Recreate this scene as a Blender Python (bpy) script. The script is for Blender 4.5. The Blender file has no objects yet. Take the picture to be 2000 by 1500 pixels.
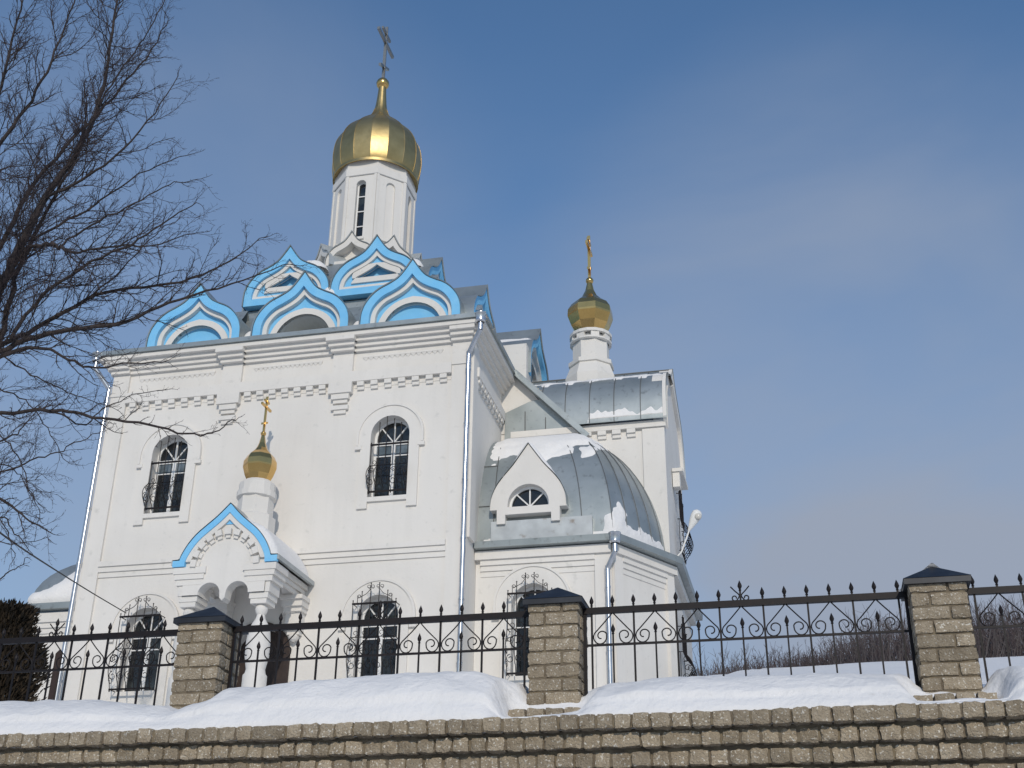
import bpy, bmesh, math, random
from mathutils import Vector, Matrix, noise
from mathutils.geometry import tessellate_polygon
R = math.radians
random.seed(7)
scene = bpy.context.scene
COL = scene.collection
# ------------------------------------------------------------------ camera, sky, sun, exposure
cam = bpy.data.cameras.new('camera'); camo = bpy.data.objects.new('camera', cam); COL.objects.link(camo)
cam.sensor_width = 36; cam.lens = 43.13; cam.clip_end = 3000; cam.clip_start = .1
CR = ((0.9737, 0.2275, 0.0111), (-0.0898, 0.4283, -0.8992), (-0.2093, 0.8746, 0.4374))   # right, down, forward
EYE = Vector((0, 0, 1.6))
m = Matrix((CR[0], [-v for v in CR[1]], [-v for v in CR[2]])).transposed().to_4x4(); m.translation = EYE
camo.matrix_world = m; scene.camera = camo
SUN_EL, SUN_AZ = R(25), R(17)            # azimuth measured from the facade's outward normal (-Y) towards +X
w = bpy.data.worlds.new('World'); scene.world = w; w.use_nodes = True
nt = w.node_tree; N = nt.nodes; L = nt.links
bg = N['Background']
sky = N.new('ShaderNodeTexSky'); sky.sky_type = 'NISHITA'; sky.sun_disc = False
sky.sun_elevation = SUN_EL; sky.sun_rotation = math.pi - SUN_AZ; sky.air_density = 1.15; sky.dust_density = .6; sky.ozone_density = 2.2
tc = N.new('ShaderNodeTexCoord'); mp = N.new('ShaderNodeMapping'); mp.inputs['Scale'].default_value = (1.1, 1.1, 2.2); mp.inputs['Rotation'].default_value = (.25, .3, .5)
nz = N.new('ShaderNodeTexNoise'); nz.inputs['Scale'].default_value = 2.1; nz.inputs['Detail'].default_value = 5; nz.inputs['Roughness'].default_value = .5; nz.inputs['Distortion'].default_value = .35
rp = N.new('ShaderNodeValToRGB'); rp.color_ramp.elements[0].position = .40; rp.color_ramp.elements[1].position = .82
rp.color_ramp.elements[0].color = (0.32, 0.32, 0.32, 1); rp.color_ramp.elements[1].color = (1, 1, 1, 1)
mx = N.new('ShaderNodeMixRGB'); mx.inputs[2].default_value = (3.15, 3.66, 4.65, 1)
L.new(tc.outputs['Generated'], mp.inputs['Vector']); L.new(mp.outputs['Vector'], nz.inputs['Vector']); L.new(nz.outputs['Fac'], rp.inputs['Fac'])
sx = N.new('ShaderNodeSeparateXYZ'); L.new(tc.outputs['Generated'], sx.inputs['Vector'])
mr = N.new('ShaderNodeMapRange'); mr.inputs['From Min'].default_value = .72; mr.inputs['From Max'].default_value = .22; mr.inputs['To Min'].default_value = .05; mr.inputs['To Max'].default_value = .5; mr.clamp = True
L.new(sx.outputs['Z'], mr.inputs['Value'])
mu = N.new('ShaderNodeMath'); mu.operation = 'MULTIPLY'; L.new(rp.outputs['Color'], mu.inputs[0]); L.new(mr.outputs['Result'], mu.inputs[1])
tn = N.new('ShaderNodeMixRGB'); tn.blend_type = 'MULTIPLY'; tn.inputs[0].default_value = 1; tn.inputs[2].default_value = (.77, 1.06, 1.29, 1); L.new(sky.outputs['Color'], tn.inputs[1])
def veil(d, lo, hi, amt):                # a broad soft veil of thin cloud round direction d
    dp = N.new('ShaderNodeVectorMath'); dp.operation = 'DOT_PRODUCT'; nm = N.new('ShaderNodeVectorMath'); nm.operation = 'NORMALIZE'
    L.new(tc.outputs['Generated'], nm.inputs[0]); L.new(nm.outputs[0], dp.inputs[0]); dp.inputs[1].default_value = d
    r_ = N.new('ShaderNodeMapRange'); r_.interpolation_type = 'SMOOTHSTEP'; r_.inputs['From Min'].default_value = lo; r_.inputs['From Max'].default_value = hi; r_.inputs['To Max'].default_value = amt; L.new(dp.outputs['Value'], r_.inputs['Value'])
    m_ = N.new('ShaderNodeMath'); m_.operation = 'MULTIPLY'; L.new(r_.outputs['Result'], m_.inputs[0]); L.new(rp.outputs['Color'], m_.inputs[1]); return m_.outputs['Value']
acc = mu.outputs['Value']
hz = N.new('ShaderNodeMapRange'); hz.interpolation_type = 'SMOOTHSTEP'; hz.inputs['From Min'].default_value = .58; hz.inputs['From Max'].default_value = .18; hz.inputs['To Max'].default_value = .5; L.new(sx.outputs['Z'], hz.inputs['Value'])
ad = N.new('ShaderNodeMath'); ad.operation = 'ADD'; L.new(acc, ad.inputs[0]); L.new(hz.outputs['Result'], ad.inputs[1]); acc = ad.outputs['Value']
for v in (((0.054, 0.898, 0.436), .955, .999, .80), ((-.46, .735, .50), .955, 1.0, .35)):
    ad = N.new('ShaderNodeMath'); ad.operation = 'ADD'; L.new(acc, ad.inputs[0]); L.new(veil(*v), ad.inputs[1]); acc = ad.outputs['Value']
L.new(acc, mx.inputs[0]); L.new(tn.outputs['Color'], mx.inputs[1]); L.new(mx.outputs['Color'], bg.inputs['Color'])
bg.inputs['Strength'].default_value = .13
sl = bpy.data.lights.new('sun', 'SUN'); sl.energy = 2.6; sl.angle = R(.6); sl.color = (1, .905, .78)
so = bpy.data.objects.new('sun', sl); COL.objects.link(so)
sd = Vector((math.sin(SUN_AZ) * math.cos(SUN_EL), -math.cos(SUN_AZ) * math.cos(SUN_EL), math.sin(SUN_EL)))
so.rotation_euler = sd.to_track_quat('Z', 'Y').to_euler(); so.location = sd * 60
vs = scene.view_settings; vs.view_transform = 'Standard'; vs.look = 'None'; vs.gamma = 1; vs.exposure = -0.38

# ------------------------------------------------------------------ materials
def mat(name, base, rough=.8, metal=0., var=None, vscale=3., vlo=.4, vhi=.65, bump=0., bscale=30., bdist=.02, spec=.5, detail=5, third=None):
    """noise-varied principled material; var = second colour, third = (colour, scale, lo, hi) spots"""
    mt = bpy.data.materials.new(name); mt.use_nodes = True
    n = mt.node_tree.nodes; l = mt.node_tree.links; b = n['Principled BSDF']
    b.inputs['Base Color'].default_value = (*base, 1); b.inputs['Roughness'].default_value = rough; b.inputs['Metallic'].default_value = metal
    b.inputs['Specular IOR Level'].default_value = spec
    t = n.new('ShaderNodeTexCoord'); out = None
    def nse(sc, d):
        x = n.new('ShaderNodeTexNoise'); x.inputs['Scale'].default_value = sc; x.inputs['Detail'].default_value = d; l.new(t.outputs['Object'], x.inputs['Vector']); return x
    if var:
        x = nse(vscale, detail); r = n.new('ShaderNodeValToRGB'); r.color_ramp.elements[0].position = vlo; r.color_ramp.elements[1].position = vhi
        r.color_ramp.elements[0].color = (*base, 1); r.color_ramp.elements[1].color = (*var, 1); l.new(x.outputs['Fac'], r.inputs['Fac']); out = r.outputs['Color']
    if third:
        c, sc, lo, hi = third
        x = nse(sc, 3); r = n.new('ShaderNodeValToRGB'); r.color_ramp.elements[0].position = lo; r.color_ramp.elements[1].position = hi
        l.new(x.outputs['Fac'], r.inputs['Fac']); mm = n.new('ShaderNodeMixRGB'); mm.inputs[1].default_value = (*base, 1); mm.inputs[2].default_value = (*c, 1)
        if out: l.new(out, mm.inputs[1])
        l.new(r.outputs['Color'], mm.inputs[0]); out = mm.outputs['Color']
    if name == 'white_plaster':            # faint vertical weather streaks
        mpp = n.new('ShaderNodeMapping'); mpp.inputs['Scale'].default_value = (2.6, 2.6, .22); x = n.new('ShaderNodeTexNoise'); x.inputs['Scale'].default_value = 1.6; x.inputs['Detail'].default_value = 6
        l.new(t.outputs['Object'], mpp.inputs['Vector']); l.new(mpp.outputs['Vector'], x.inputs['Vector']); r = n.new('ShaderNodeValToRGB'); r.color_ramp.elements[0].position = .5; r.color_ramp.elements[1].position = .85; r.color_ramp.elements[1].color = (.30, .30, .30, 1)
        l.new(x.outputs['Fac'], r.inputs['Fac']); mm = n.new('ShaderNodeMixRGB'); mm.inputs[2].default_value = (.58, .565, .53, 1); l.new(out, mm.inputs[1]); l.new(r.outputs['Color'], mm.inputs[0]); out = mm.outputs['Color']
    if name == 'split_face_brick':         # every brick has its own tone
        gi = n.new('ShaderNodeNewGeometry'); r = n.new('ShaderNodeMapRange'); r.inputs['To Min'].default_value = .76; r.inputs['To Max'].default_value = 1.2; l.new(gi.outputs['Random Per Island'], r.inputs['Value'])
        mm = n.new('ShaderNodeVectorMath'); mm.operation = 'SCALE'; l.new(out, mm.inputs[0]); l.new(r.outputs['Result'], mm.inputs['Scale']); out = mm.outputs[0]
    if out: l.new(out, b.inputs['Base Color'])
    if bump:
        x = nse(bscale, 4); bp = n.new('ShaderNodeBump'); bp.inputs['Strength'].default_value = bump; bp.inputs['Distance'].default_value = bdist
        l.new(x.outputs['Fac'], bp.inputs['Height']); l.new(bp.outputs['Normal'], b.inputs['Normal'])
    return mt
PLASTER = mat('white_plaster', (.745, .72, .68), .85, 0, (.69, .665, .625), .6, .42, .75, .25, 14, .01, .25, third=((.62, .605, .57), 5, .62, .8))
BLUE = mat('sky_blue_paint', (.19, .53, .85), .65, 0, (.235, .57, .86), 2.5, bump=.15, bscale=20, bdist=.01, spec=.3)
ZINC = mat('zinc_sheet', (.30, .335, .34), .42, .55, (.40, .435, .44), 1.2, .35, .7, .12, 3, .03, .5, third=((.24, .26, .26), 6, .6, .75))
PALEZINC = mat('pale_zinc_sheet', (.50, .53, .535), .5, .4, (.38, .41, .42), 2.2, .35, .7, .12, 4, .03)
PALEZINC2 = mat('rust_stained_pale_sheet', (.50, .53, .54), .5, .3, (.38, .40, .41), 2.5, .35, .7, .12, 4, .03, third=((.27, .24, .21), 5, .62, .78))
GALV = mat('galvanised_pipe', (.62, .64, .67), .25, .9, (.5, .52, .56), 6, .4, .7)
SEAM = mat('dark_sheet_seam', (.13, .135, .135), .6, .3)
SILVER = mat('silvery_cross_metal', (.33, .32, .29), .35, .8)
GOLD = mat('gilded_sheet', (.76, .49, .18), .20, .95, (.62, .40, .14), 2, .35, .7, .08, 3, .02)
OLDGOLD = mat('dull_gold_sheet', (.54, .41, .19), .42, .95, (.43, .32, .14), 2.5, .35, .7, .18, 4, .03)
IRON = mat('black_wrought_iron', (.010, .008, .009), .55, .1, (.022, .013, .012), 25, .5, .8, spec=.3)
UPRIGHTM = mat('dark_brown_upright', (.03, .016, .012), .7)  # colour of the stand-in upright by the left downpipe
CAPM = mat('dark_metal_cap', (.016, .018, .024), .5, .2, (.03, .034, .042), 8)
BRICK = mat('split_face_brick', (.285, .232, .165), .92, 0, (.41, .345, .255), 13, .32, .7, 1., 70, .02, .25, third=((.66, .62, .54), 60, .60, .66), detail=8)
MORTAR = mat('grey_brown_mortar', (.15, .12, .085), .95, 0, (.22, .18, .12), 12, bump=.6, bscale=60, bdist=.01)
SNOW = mat('snow', (.84, .825, .81), .75, 0, (.79, .78, .77), 2.5, .4, .7, .55, 16, .03, .25, detail=8, third=((.66, .64, .61), 9, .68, .82))
BARK = mat('bark', (.030, .023, .022), .9, 0, (.055, .043, .040), 20, bump=.5, bscale=40)
TWIG = mat('twig_bark', (.038, .028, .031), .9, 0, (.06, .044, .046), 9)
THUJA = mat('thuja_needles', (.026, .018, .010), .9, 0, (.05, .034, .019), 6)
GLASS = mat('dark_window_glass', (.012, .014, .016), .06, 0, (.05, .06, .06), 2.2, .5, .75, spec=.6)
SKYREFL = mat('painted_sky_reflection', (.16, .20, .23), .1, 0, (.07, .09, .10), 3)  # sky reflection put into the base colour
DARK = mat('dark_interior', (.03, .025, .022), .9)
GREYIN = mat('grey_belfry_interior', (.16, .155, .15), .9)
DOORM = mat('dark_brown_door', (.028, .016, .012), .6, 0, (.04, .024, .018), 9)
WHITEP = mat('white_window_paint', (.8, .8, .79), .45)
ROADM = mat('packed_snow_road', (.62, .63, .65), .85, 0, (.42, .42, .43), 1.2, .4, .7, .5, 9, .03)
BRUSH = mat('bare_brush_twigs', (.10, .076, .076), .95, 0, (.14, .11, .105), .6)
BRUSH2 = mat('grey_brush_twigs', (.15, .13, .12), .95, 0, (.10, .08, .075), .6)
LAMPW = mat('white_lamp_enamel', (.78, .78, .76), .3)
CABLE = mat('black_cable', (.03, .028, .028), .7)

# ------------------------------------------------------------------ mesh helpers
class MB:
    def __init__(s): s.v = []; s.f = []
    def add(s, vs, fs):
        k = len(s.v); s.v += [tuple(v) for v in vs]; s.f += [tuple(i + k for i in f) for f in fs]; return s
    def box(s, x0, x1, y0, y1, z0, z1):
        return s.add([(x, y, z) for z in (z0, z1) for y in (y0, y1) for x in (x0, x1)],
                     [(0, 2, 3, 1), (4, 5, 7, 6), (0, 1, 5, 4), (2, 6, 7, 3), (0, 4, 6, 2), (1, 3, 7, 5)])
    def fbox(s, F, a0, a1, b0, b1, c0, c1):
        return s.add([F(a, b, c) for b in (b0, b1) for c in (c0, c1) for a in (a0, a1)],
                     [(0, 2, 3, 1), (4, 5, 7, 6), (0, 1, 5, 4), (2, 6, 7, 3), (0, 4, 6, 2), (1, 3, 7, 5)])
    def plate(s, F, outer, holes=(), c0=0., c1=.1, sides=True, hole_depth=None, back=False):
        loops = [list(outer)] + [list(h) for h in holes]
        tris = tessellate_polygon([[Vector((a, b, 0)) for a, b in lp] for lp in loops])
        flat = [p for lp in loops for p in lp]
        s.add([F(a, b, c1) for a, b in flat], tris)
        if back: s.add([F(a, b, c0) for a, b in flat], tris)
        for i, lp in enumerate(loops):
            if i == 0 and not sides: continue
            cc = c0 if i == 0 or hole_depth is None else c1 - hole_depth
            n = len(lp)
            s.add([F(a, b, c1) for a, b in lp] + [F(a, b, cc) for a, b in lp], [(j, (j + 1) % n, n + (j + 1) % n, n + j) for j in range(n)])
        return s
    def tube(s, pts, r, n=6, r2=None, cap=True):
        pts = [Vector(p) for p in pts]; r2 = r if r2 is None else r2; m_ = len(pts); vs = []; prev = None
        for i, p in enumerate(pts):
            t = (pts[min(i + 1, m_ - 1)] - pts[max(i - 1, 0)])
            if t.length < 1e-9: t = Vector((0, 0, 1))
            t.normalize()
            if prev is None:
                a = t.orthogonal().normalized()
            else:
                a = prev - t * prev.dot(t)
                a = a.normalized() if a.length > 1e-6 else t.orthogonal().normalized()
            prev = a; b = t.cross(a); rr = r + (r2 - r) * i / max(1, m_ - 1)
            for k in range(n):
                q = 2 * math.pi * k / n; vs.append(p + a * (rr * math.cos(q)) + b * (rr * math.sin(q)))
        fs = [(i * n + k, i * n + (k + 1) % n, (i + 1) * n + (k + 1) % n, (i + 1) * n + k) for i in range(m_ - 1) for k in range(n)]
        if cap: fs += [tuple(range(n)), tuple((m_ - 1) * n + k for k in range(n))]
        return s.add(vs, fs)
    def lathe(s, c, prof, n=16, phase=0., a0=0., a1=2 * math.pi):
        full = abs(a1 - a0 - 2 * math.pi) < 1e-6; k = n if full else n + 1; vs = []
        for r, z in prof:
            for i in range(k):
                q = phase + a0 + (a1 - a0) * i / n; vs.append((c[0] + r * math.cos(q), c[1] + r * math.sin(q), z))
        fs = []
        for j in range(len(prof) - 1):
            for i in range(n):
                i2 = (i + 1) % k; fs.append((j * k + i, j * k + i2, (j + 1) * k + i2, (j + 1) * k + i))
        return s.add(vs, fs)
    def ball(s, c, r, n=12):
        return s.lathe((c[0], c[1]), [(max(.0005, r * math.sin(math.pi * i / 8)), c[2] - r * math.cos(math.pi * i / 8)) for i in range(9)], n)
    def grid(s, P):
        h = len(P); w_ = len(P[0])
        return s.add([p for row in P for p in row], [(j * w_ + i, j * w_ + i + 1, (j + 1) * w_ + i + 1, (j + 1) * w_ + i) for j in range(h - 1) for i in range(w_ - 1)])
    def build(s, name, mt, parent=None, smooth=None, bevel=0):
        me = bpy.data.meshes.new(name); me.from_pydata(s.v, [], s.f); me.materials.append(mt)
        bm = bmesh.new(); bm.from_mesh(me); bmesh.ops.remove_doubles(bm, verts=bm.verts, dist=1e-5)
        bmesh.ops.recalc_face_normals(bm, faces=bm.faces); bm.to_mesh(me); bm.free()
        if smooth is not None:
            me.shade_smooth()
            if smooth: me.set_sharp_from_angle(angle=R(smooth))
        o = bpy.data.objects.new(name, me); COL.objects.link(o)
        if parent is not None:
            o.parent = parent
            if parent.get('world_parts'): o.matrix_parent_inverse = Matrix.Translation(-parent.location)
        return o
def tag(o, label=None, cat=None, group=None, kind=None):
    if label: o['label'] = label
    if cat: o['category'] = cat
    if group: o['group'] = group
    if kind: o['kind'] = kind
    return o
def empty(name, loc, label=None, cat=None, group=None, world=False):
    o = bpy.data.objects.new(name, None); COL.objects.link(o); o.location = loc; o.empty_display_size = .3
    if world: o['world_parts'] = 1
    return tag(o, label, cat, group)
def copy_tree(o, parent=None):
    c = o.copy(); COL.objects.link(c)
    if parent: c.parent = parent
    for ch in list(o.children): copy_tree(ch, c)
    return c
def frame(o, u, n):
    o, u, n = Vector(o), Vector(u).normalized(), Vector(n).normalized()
    return lambda a, b, c=0.: o + u * a + Vector((0, 0, b)) + n * c
def at(px, py, Y):                        # point on the plane y = Y seen at photograph pixel (px, py)
    d = Vector(((px - 1000) / 2396, (py - 750) / 2396, 1)); r = Vector([sum(CR[k][i] * d[k] for k in range(3)) for i in range(3)])
    return EYE + r * (Y / r[1])
def arc(cx_, cz, r, a0, a1, n=16): return [(cx_ + r * math.cos(R(a0 + (a1 - a0) * i / n)), cz + r * math.sin(R(a0 + (a1 - a0) * i / n))) for i in range(n + 1)]
def arch(c, sill, spring, hw, n=16): return [(c - hw, sill), (c + hw, sill)] + arc(c, spring, hw, 0, 180, n)
def catmull(P, k=4):
    out = []; Q = [P[0]] + list(P) + [P[-1]]
    for i in range(1, len(Q) - 2):
        for j in range(k):
            t = j / k; a, b, c, d = Q[i - 1], Q[i], Q[i + 1], Q[i + 2]
            out.append(tuple(.5 * (2 * b[m_] + (c[m_] - a[m_]) * t + (2 * a[m_] - 5 * b[m_] + 4 * c[m_] - d[m_]) * t * t + (3 * b[m_] - a[m_] - 3 * c[m_] + d[m_]) * t ** 3) for m_ in range(len(b))))
    return out + [tuple(P[-1])]
def offset_half(H, d):
    """H: right half outline from the apex (x=0) downwards, (x, depth); offset inward by d, clipped at x>=0"""
    n = len(H); out = []
    for i, p in enumerate(H):
        a = H[max(0, i - 1)]; b = H[min(n - 1, i + 1)]; tx, ty = b[0] - a[0], b[1] - a[1]; l_ = math.hypot(tx, ty) or 1
        out.append((p[0] - ty / l_ * d, p[1] + tx / l_ * d))
    if d > 0:
        k = next((i for i, p in enumerate(out) if p[0] > 1e-4), 1); a, b = out[max(0, k - 1)], out[k]
        if a[0] < 0: t = (0 - a[0]) / (b[0] - a[0]); ap = (0., a[1] + t * (b[1] - a[1]))
        else:
            s_ = (H[1][1] - H[0][1]) / max(1e-6, H[1][0]); ap = (0., H[0][1] + d * math.sqrt(1 + s_ * s_))
        return [ap] + out[k:]
    if d < 0:
        s_ = (H[1][1] - H[0][1]) / max(1e-6, H[1][0]); return [(0., H[0][1] + d * math.sqrt(1 + s_ * s_))] + out[1:]
    return out
def outline(H, a, zt, base):              # closed polygon from a half outline; base = depth of the bottom edge
    h = [p for p in H if p[1] < base - 1e-4]; q = next((i for i, p in enumerate(H) if p[1] >= base - 1e-4), None)
    if q is not None and q > 0:
        A, B = H[q - 1], H[q]; t = (base - A[1]) / max(1e-6, B[1] - A[1]); h.append((A[0] + t * (B[0] - A[0]), base))
    r = [(a + x, zt - d) for x, d in h]; l_ = [(a - x, zt - d) for x, d in h if x > 1e-6]
    return r[::-1] + l_                    # from right base, up to the apex, down to left base

# ------------------------------------------------------------------ ground, snow, road
def lerp_table(T, x):
    if x <= T[0][0]: return T[0][1]
    for (a, b), (c, d) in zip(T, T[1:]):
        if x <= c: t = (x - a) / (c - a); t = t * t * (3 - 2 * t); return b + (d - b) * t
    return T[-1][1]
ZF = [(-7.4, 3.57), (-6.35, 3.58), (-5.6, 3.575), (-4.85, 3.50), (-4.6, 3.45), (-4.4, 3.52), (-4.22, 3.62), (-3.5, 3.655), (-2.68, 3.685), (-2.38, 3.665), (-2.06, 3.62), (-1.95, 3.47), (-1.58, 3.45), (-1.48, 3.53), (-1, 3.555), (-.24, 3.56), (.68, 3.53), (.79, 3.42), (1.16, 3.41), (1.3, 3.55), (2, 3.57), (4, 3.57)]
def sm(a, b, x): t = min(1, max(0, (x - a) / (b - a))); return t * t * (3 - 2 * t)
def ground_z(x, y):
    zf = lerp_table(ZF, x)
    if y <= 8.95:
        t = min(1, max(0, (y - 8.17) / .78)); z = 3.195 + (zf - 3.195) * (math.sin(t * math.pi / 2) ** .72)
        for px in (-1.963, .786):            # swept ledge in front of two pillars
            k = sm(px - .20, px - .06, x) * (1 - sm(px + .44, px + .58, x)); q_ = 3.20 + .15 * t; q_ += (z - q_) * sm(.66, .92, t); z += (min(z, q_) - z) * k
        return z + (.03 * noise.noise(Vector((x * 1.7, y * 2.5, 0))) + .02 * noise.noise(Vector((x * 5, y * 6, 4))) + .009 * noise.noise(Vector((x * 14, y * 15, 4))) - .05 * max(0, noise.noise(Vector((x * 3.1, y * 4, 9))) - .25)) * sm(0, .25, t)
    hill = 3.5 + (y - 9) * .2315 if y < 56 else 14.38 + (y - 56) * .10
    terr = 3.5 + (y - 9) * .195; terr = min(terr, 7.05) if y < 38 else 7.05 + (y - 38) * .35
    terr = min(terr, hill)
    k = sm(-3.0, -1.2, x - max(0, y - 34) * .18)
    base = terr + (hill - terr) * k
    bank = .13 * math.exp(-((x + 3.0) / .9) ** 2 - ((y - 10.1) / .8) ** 2)
    base += bank + .05 * noise.noise(Vector((x * .5, y * .5, 1))) * sm(10, 14, y)
    t = sm(8.95, 10.6, y)
    return zf * (1 - t) + base * t
xs = [-60, -45, -34, -26, -20] + [-16 + .5 * i for i in range(12)] + [-9 + .05 * i for i in range(241)] + [3.05 + .1 * i for i in range(10)] + [4.5 + .5 * i for i in range(8)] + [10, 14, 20, 28, 40, 60]
ys = [8.166, 8.168, 8.175, 8.19, 8.21, 8.24, 8.28, 8.32, 8.36, 8.40, 8.45, 8.50, 8.55, 8.60, 8.65, 8.70, 8.75, 8.80, 8.85, 8.9, 8.95] + [9.1 + .2 * i for i in range(15)] + [12.5, 13.5, 15, 17, 19, 21, 23, 25, 27, 29, 31, 33, 35, 38, 41, 44, 47, 50, 53, 56, 59, 62, 66, 72, 80, 95, 120]
def gpt(x, y):
    z = ground_z(x, y)
    if y < 8.167: z = 3.10
    if y < 8.3: y += .014 * noise.noise(Vector((x * 4, 0, 2))) + .034 - (.006 if y < 8.167 else 0)
    return (x, y, z)
tag(MB().grid([[gpt(x, y) for x in xs] for y in ys]).build('snow_ground', SNOW, smooth=0), kind='structure')
tag(MB().grid([[(x, y, 0.03 * noise.noise(Vector((x * .4, y * .4, 0)))) for x in range(-60, 61, 4)] for y in [-60 + 4 * i for i in range(17)] + [7, 8.05]]).build('road', ROADM, smooth=0), kind='structure')

# ------------------------------------------------------------------ rough bricks
def rough_brick(mb, x0, x1, y0, y1, z0, z1, jit=.006, k=3, seed=0):
    c = Vector(((x0 + x1) / 2, (y0 + y1) / 2, (z0 + z1) / 2)); h = Vector(((x1 - x0) / 2, (y1 - y0) / 2, (z1 - z0) / 2)); rad = min(h) * .26
    def P(p):
        q = Vector([max(-h[i] + rad, min(h[i] - rad, p[i])) for i in range(3)]); d = p - q
        if d.length > 1e-9: d = d.normalized() * rad
        p = c + q + d
        return p + noise.noise_vector(p * 19 + Vector((seed, 0, 0))) * jit * 1.1 + noise.noise_vector(p * 55) * jit * .8
    rng = [-1 + 2 * i / k for i in range(k + 1)]
    for ax in range(3):
        for sg in (-1, 1):
            b, d = [i for i in range(3) if i != ax]; G = []
            for u in rng:
                row = []
                for v in rng:
                    p = [0, 0, 0]; p[ax] = sg * h[ax]; p[b] = u * h[b]; p[d] = v * h[d]; row.append(P(Vector(p)))
                G.append(row)
            mb.grid(G)
def retaining_wall():
    root = empty('retaining_wall', (-2, 8.2, 0), 'low retaining wall of stepped split-face brick courses under the snow', 'wall', world=True)
    rows = [(3.195, 3.095, 8.155), (3.08, 2.985, 8.225), (2.968, 2.868, 8.285), (2.85, 2.755, 8.335)]
    for i, (zt, zb, y) in enumerate(rows):
        mb = MB(); x = -12 + random.random() * .1
        while x < 7:
            wd = .118 if random.random() > .035 else .245
            if i == 3: wd = .245
            wd += random.uniform(-.012, .010); dy = random.uniform(-.012, .012); dz = random.uniform(-.004, .004)
            near = -7.2 < x < 2.4
            rough_brick(mb, x, x + wd, y + dy, y + .24, zb + dz, zt + dz, .0075, 6 if near else 2, x); x += wd + .011
        mb.build('brick_course', BRICK, root, smooth=50)
    m_ = MB().box(-12, 7, 8.36, 8.6, 2.8585, 2.8755).box(-12, 7, 8.173, 8.6, 3.103, 3.186).box(-12, 7, 8.242, 8.6, 2.993, 3.102).box(-12, 7, 8.302, 8.6, 2.876, 2.992).box(-12, 7, 8.36, 8.6, 0, 2.858)
    m_.build('mortar_core', MORTAR, root)
retaining_wall()

# ------------------------------------------------------------------ pillars and fence
PW = .385
def make_pillar(x, base=True, seed=0):
    root = empty('stone_pillar', (x, 8.8, 3.30))
    mb = MB(); c = .0125; hgt = .098; z = .0; k = 0
    while z < .86:
        L_ = .25; S = PW - L_ - .011
        w1, w2 = (S, L_) if k % 2 else (L_, S)
        zz0, zz1 = z, min(z + hgt - .011, .875)
        j = lambda: random.uniform(-.006, .006)
        rough_brick(mb, 0 + j(), w1, j(), .12, zz0, zz1, .006, 6, seed + k); rough_brick(mb, w1 + .011, PW + j(), j(), .12, zz0, zz1, .006, 6, seed + k + .5)
        rough_brick(mb, 0 + j(), .12, .131, PW, zz0, zz1, .006, 3, seed + k + .2); rough_brick(mb, PW - .12, PW + j(), .131, PW + j(), zz0, zz1, .006, 3, seed + k + .7)
        z += hgt; k += 1
    mb.build('brick_shaft', BRICK, root, smooth=50)
    MB().box(.014, PW - .014, .014, PW - .014, -.3, .87).build('mortar', MORTAR, root)
    cp = MB(); o = .032; z0 = .872
    cp.box(-o, PW + o, -o, PW + o, z0 - .035, z0 + .004)
    a, b = -o - .004, PW + o + .004; mid = PW / 2
    cp.add([(a, a, z0 + .006), (b, a, z0 + .006), (b, b, z0 + .006), (a, b, z0 + .006), (mid, mid, z0 + .150)], [(0, 1, 4), (1, 2, 4), (2, 3, 4), (3, 0, 4), (0, 3, 2, 1)])
    cp.build('cap', CAPM, root)
    if base:
        bb = MB(); xx = -.09
        for i in range(4):
            rough_brick(bb, xx, xx + .125, -.235 + random.uniform(-.01, .01), .0, -.055, .030, .008, 4, seed + i); xx += .135
        bb.build('base_course', BRICK, root, smooth=50)
    return root
PX = [-7.66, -4.825, -1.963, .786, 3.56]
PILL = {1: 'brick pillar with dark pyramid cap directly before the porch', 2: 'brick pillar with bluish cap before the half-dome annex, base bricks showing', 3: 'tallest-looking brick pillar with snow rim on its cap, against open sky'}
for i in (1, 2, 3):
    p = make_pillar(PX[i], i != 1, i * 7.3); tag(p, PILL[i], 'pillar', 'brick fence pillars')
    if i == 3:
        sn = MB(); a, b, mid, z0 = -.03, PW + .03, PW / 2, .884
        sn.grid([[(mid + (u - .5) * .5 * s, mid - .02 + s * .22 - .02, z0 + .138 - .142 * s + .018) for u in (0, .25, .5, .75, 1)] for s in (0.02, .4, .8, .98)])
        q = sn.build('cap_snow', SNOW, p, smooth=0)

def spear(mb, x, z, s=1.):                # flattened spear finial standing on z
    pr = [(.009, 0), (.011, .006), (.007, .012), (.013, .024), (.017, .036), (.013, .052), (.006, .068), (.001, .08)]
    mb.lathe((x, 0), [(r * s, z + h * s) for r, h in pr], 8)
def spiral(c, r0, r1, a0, a1, n=22): return [(c[0] + (r0 + (r1 - r0) * i / n) * math.cos(R(a0 + (a1 - a0) * i / n)), c[1] + (r0 + (r1 - r0) * i / n) * math.sin(R(a0 + (a1 - a0) * i / n))) for i in range(n + 1)]
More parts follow.
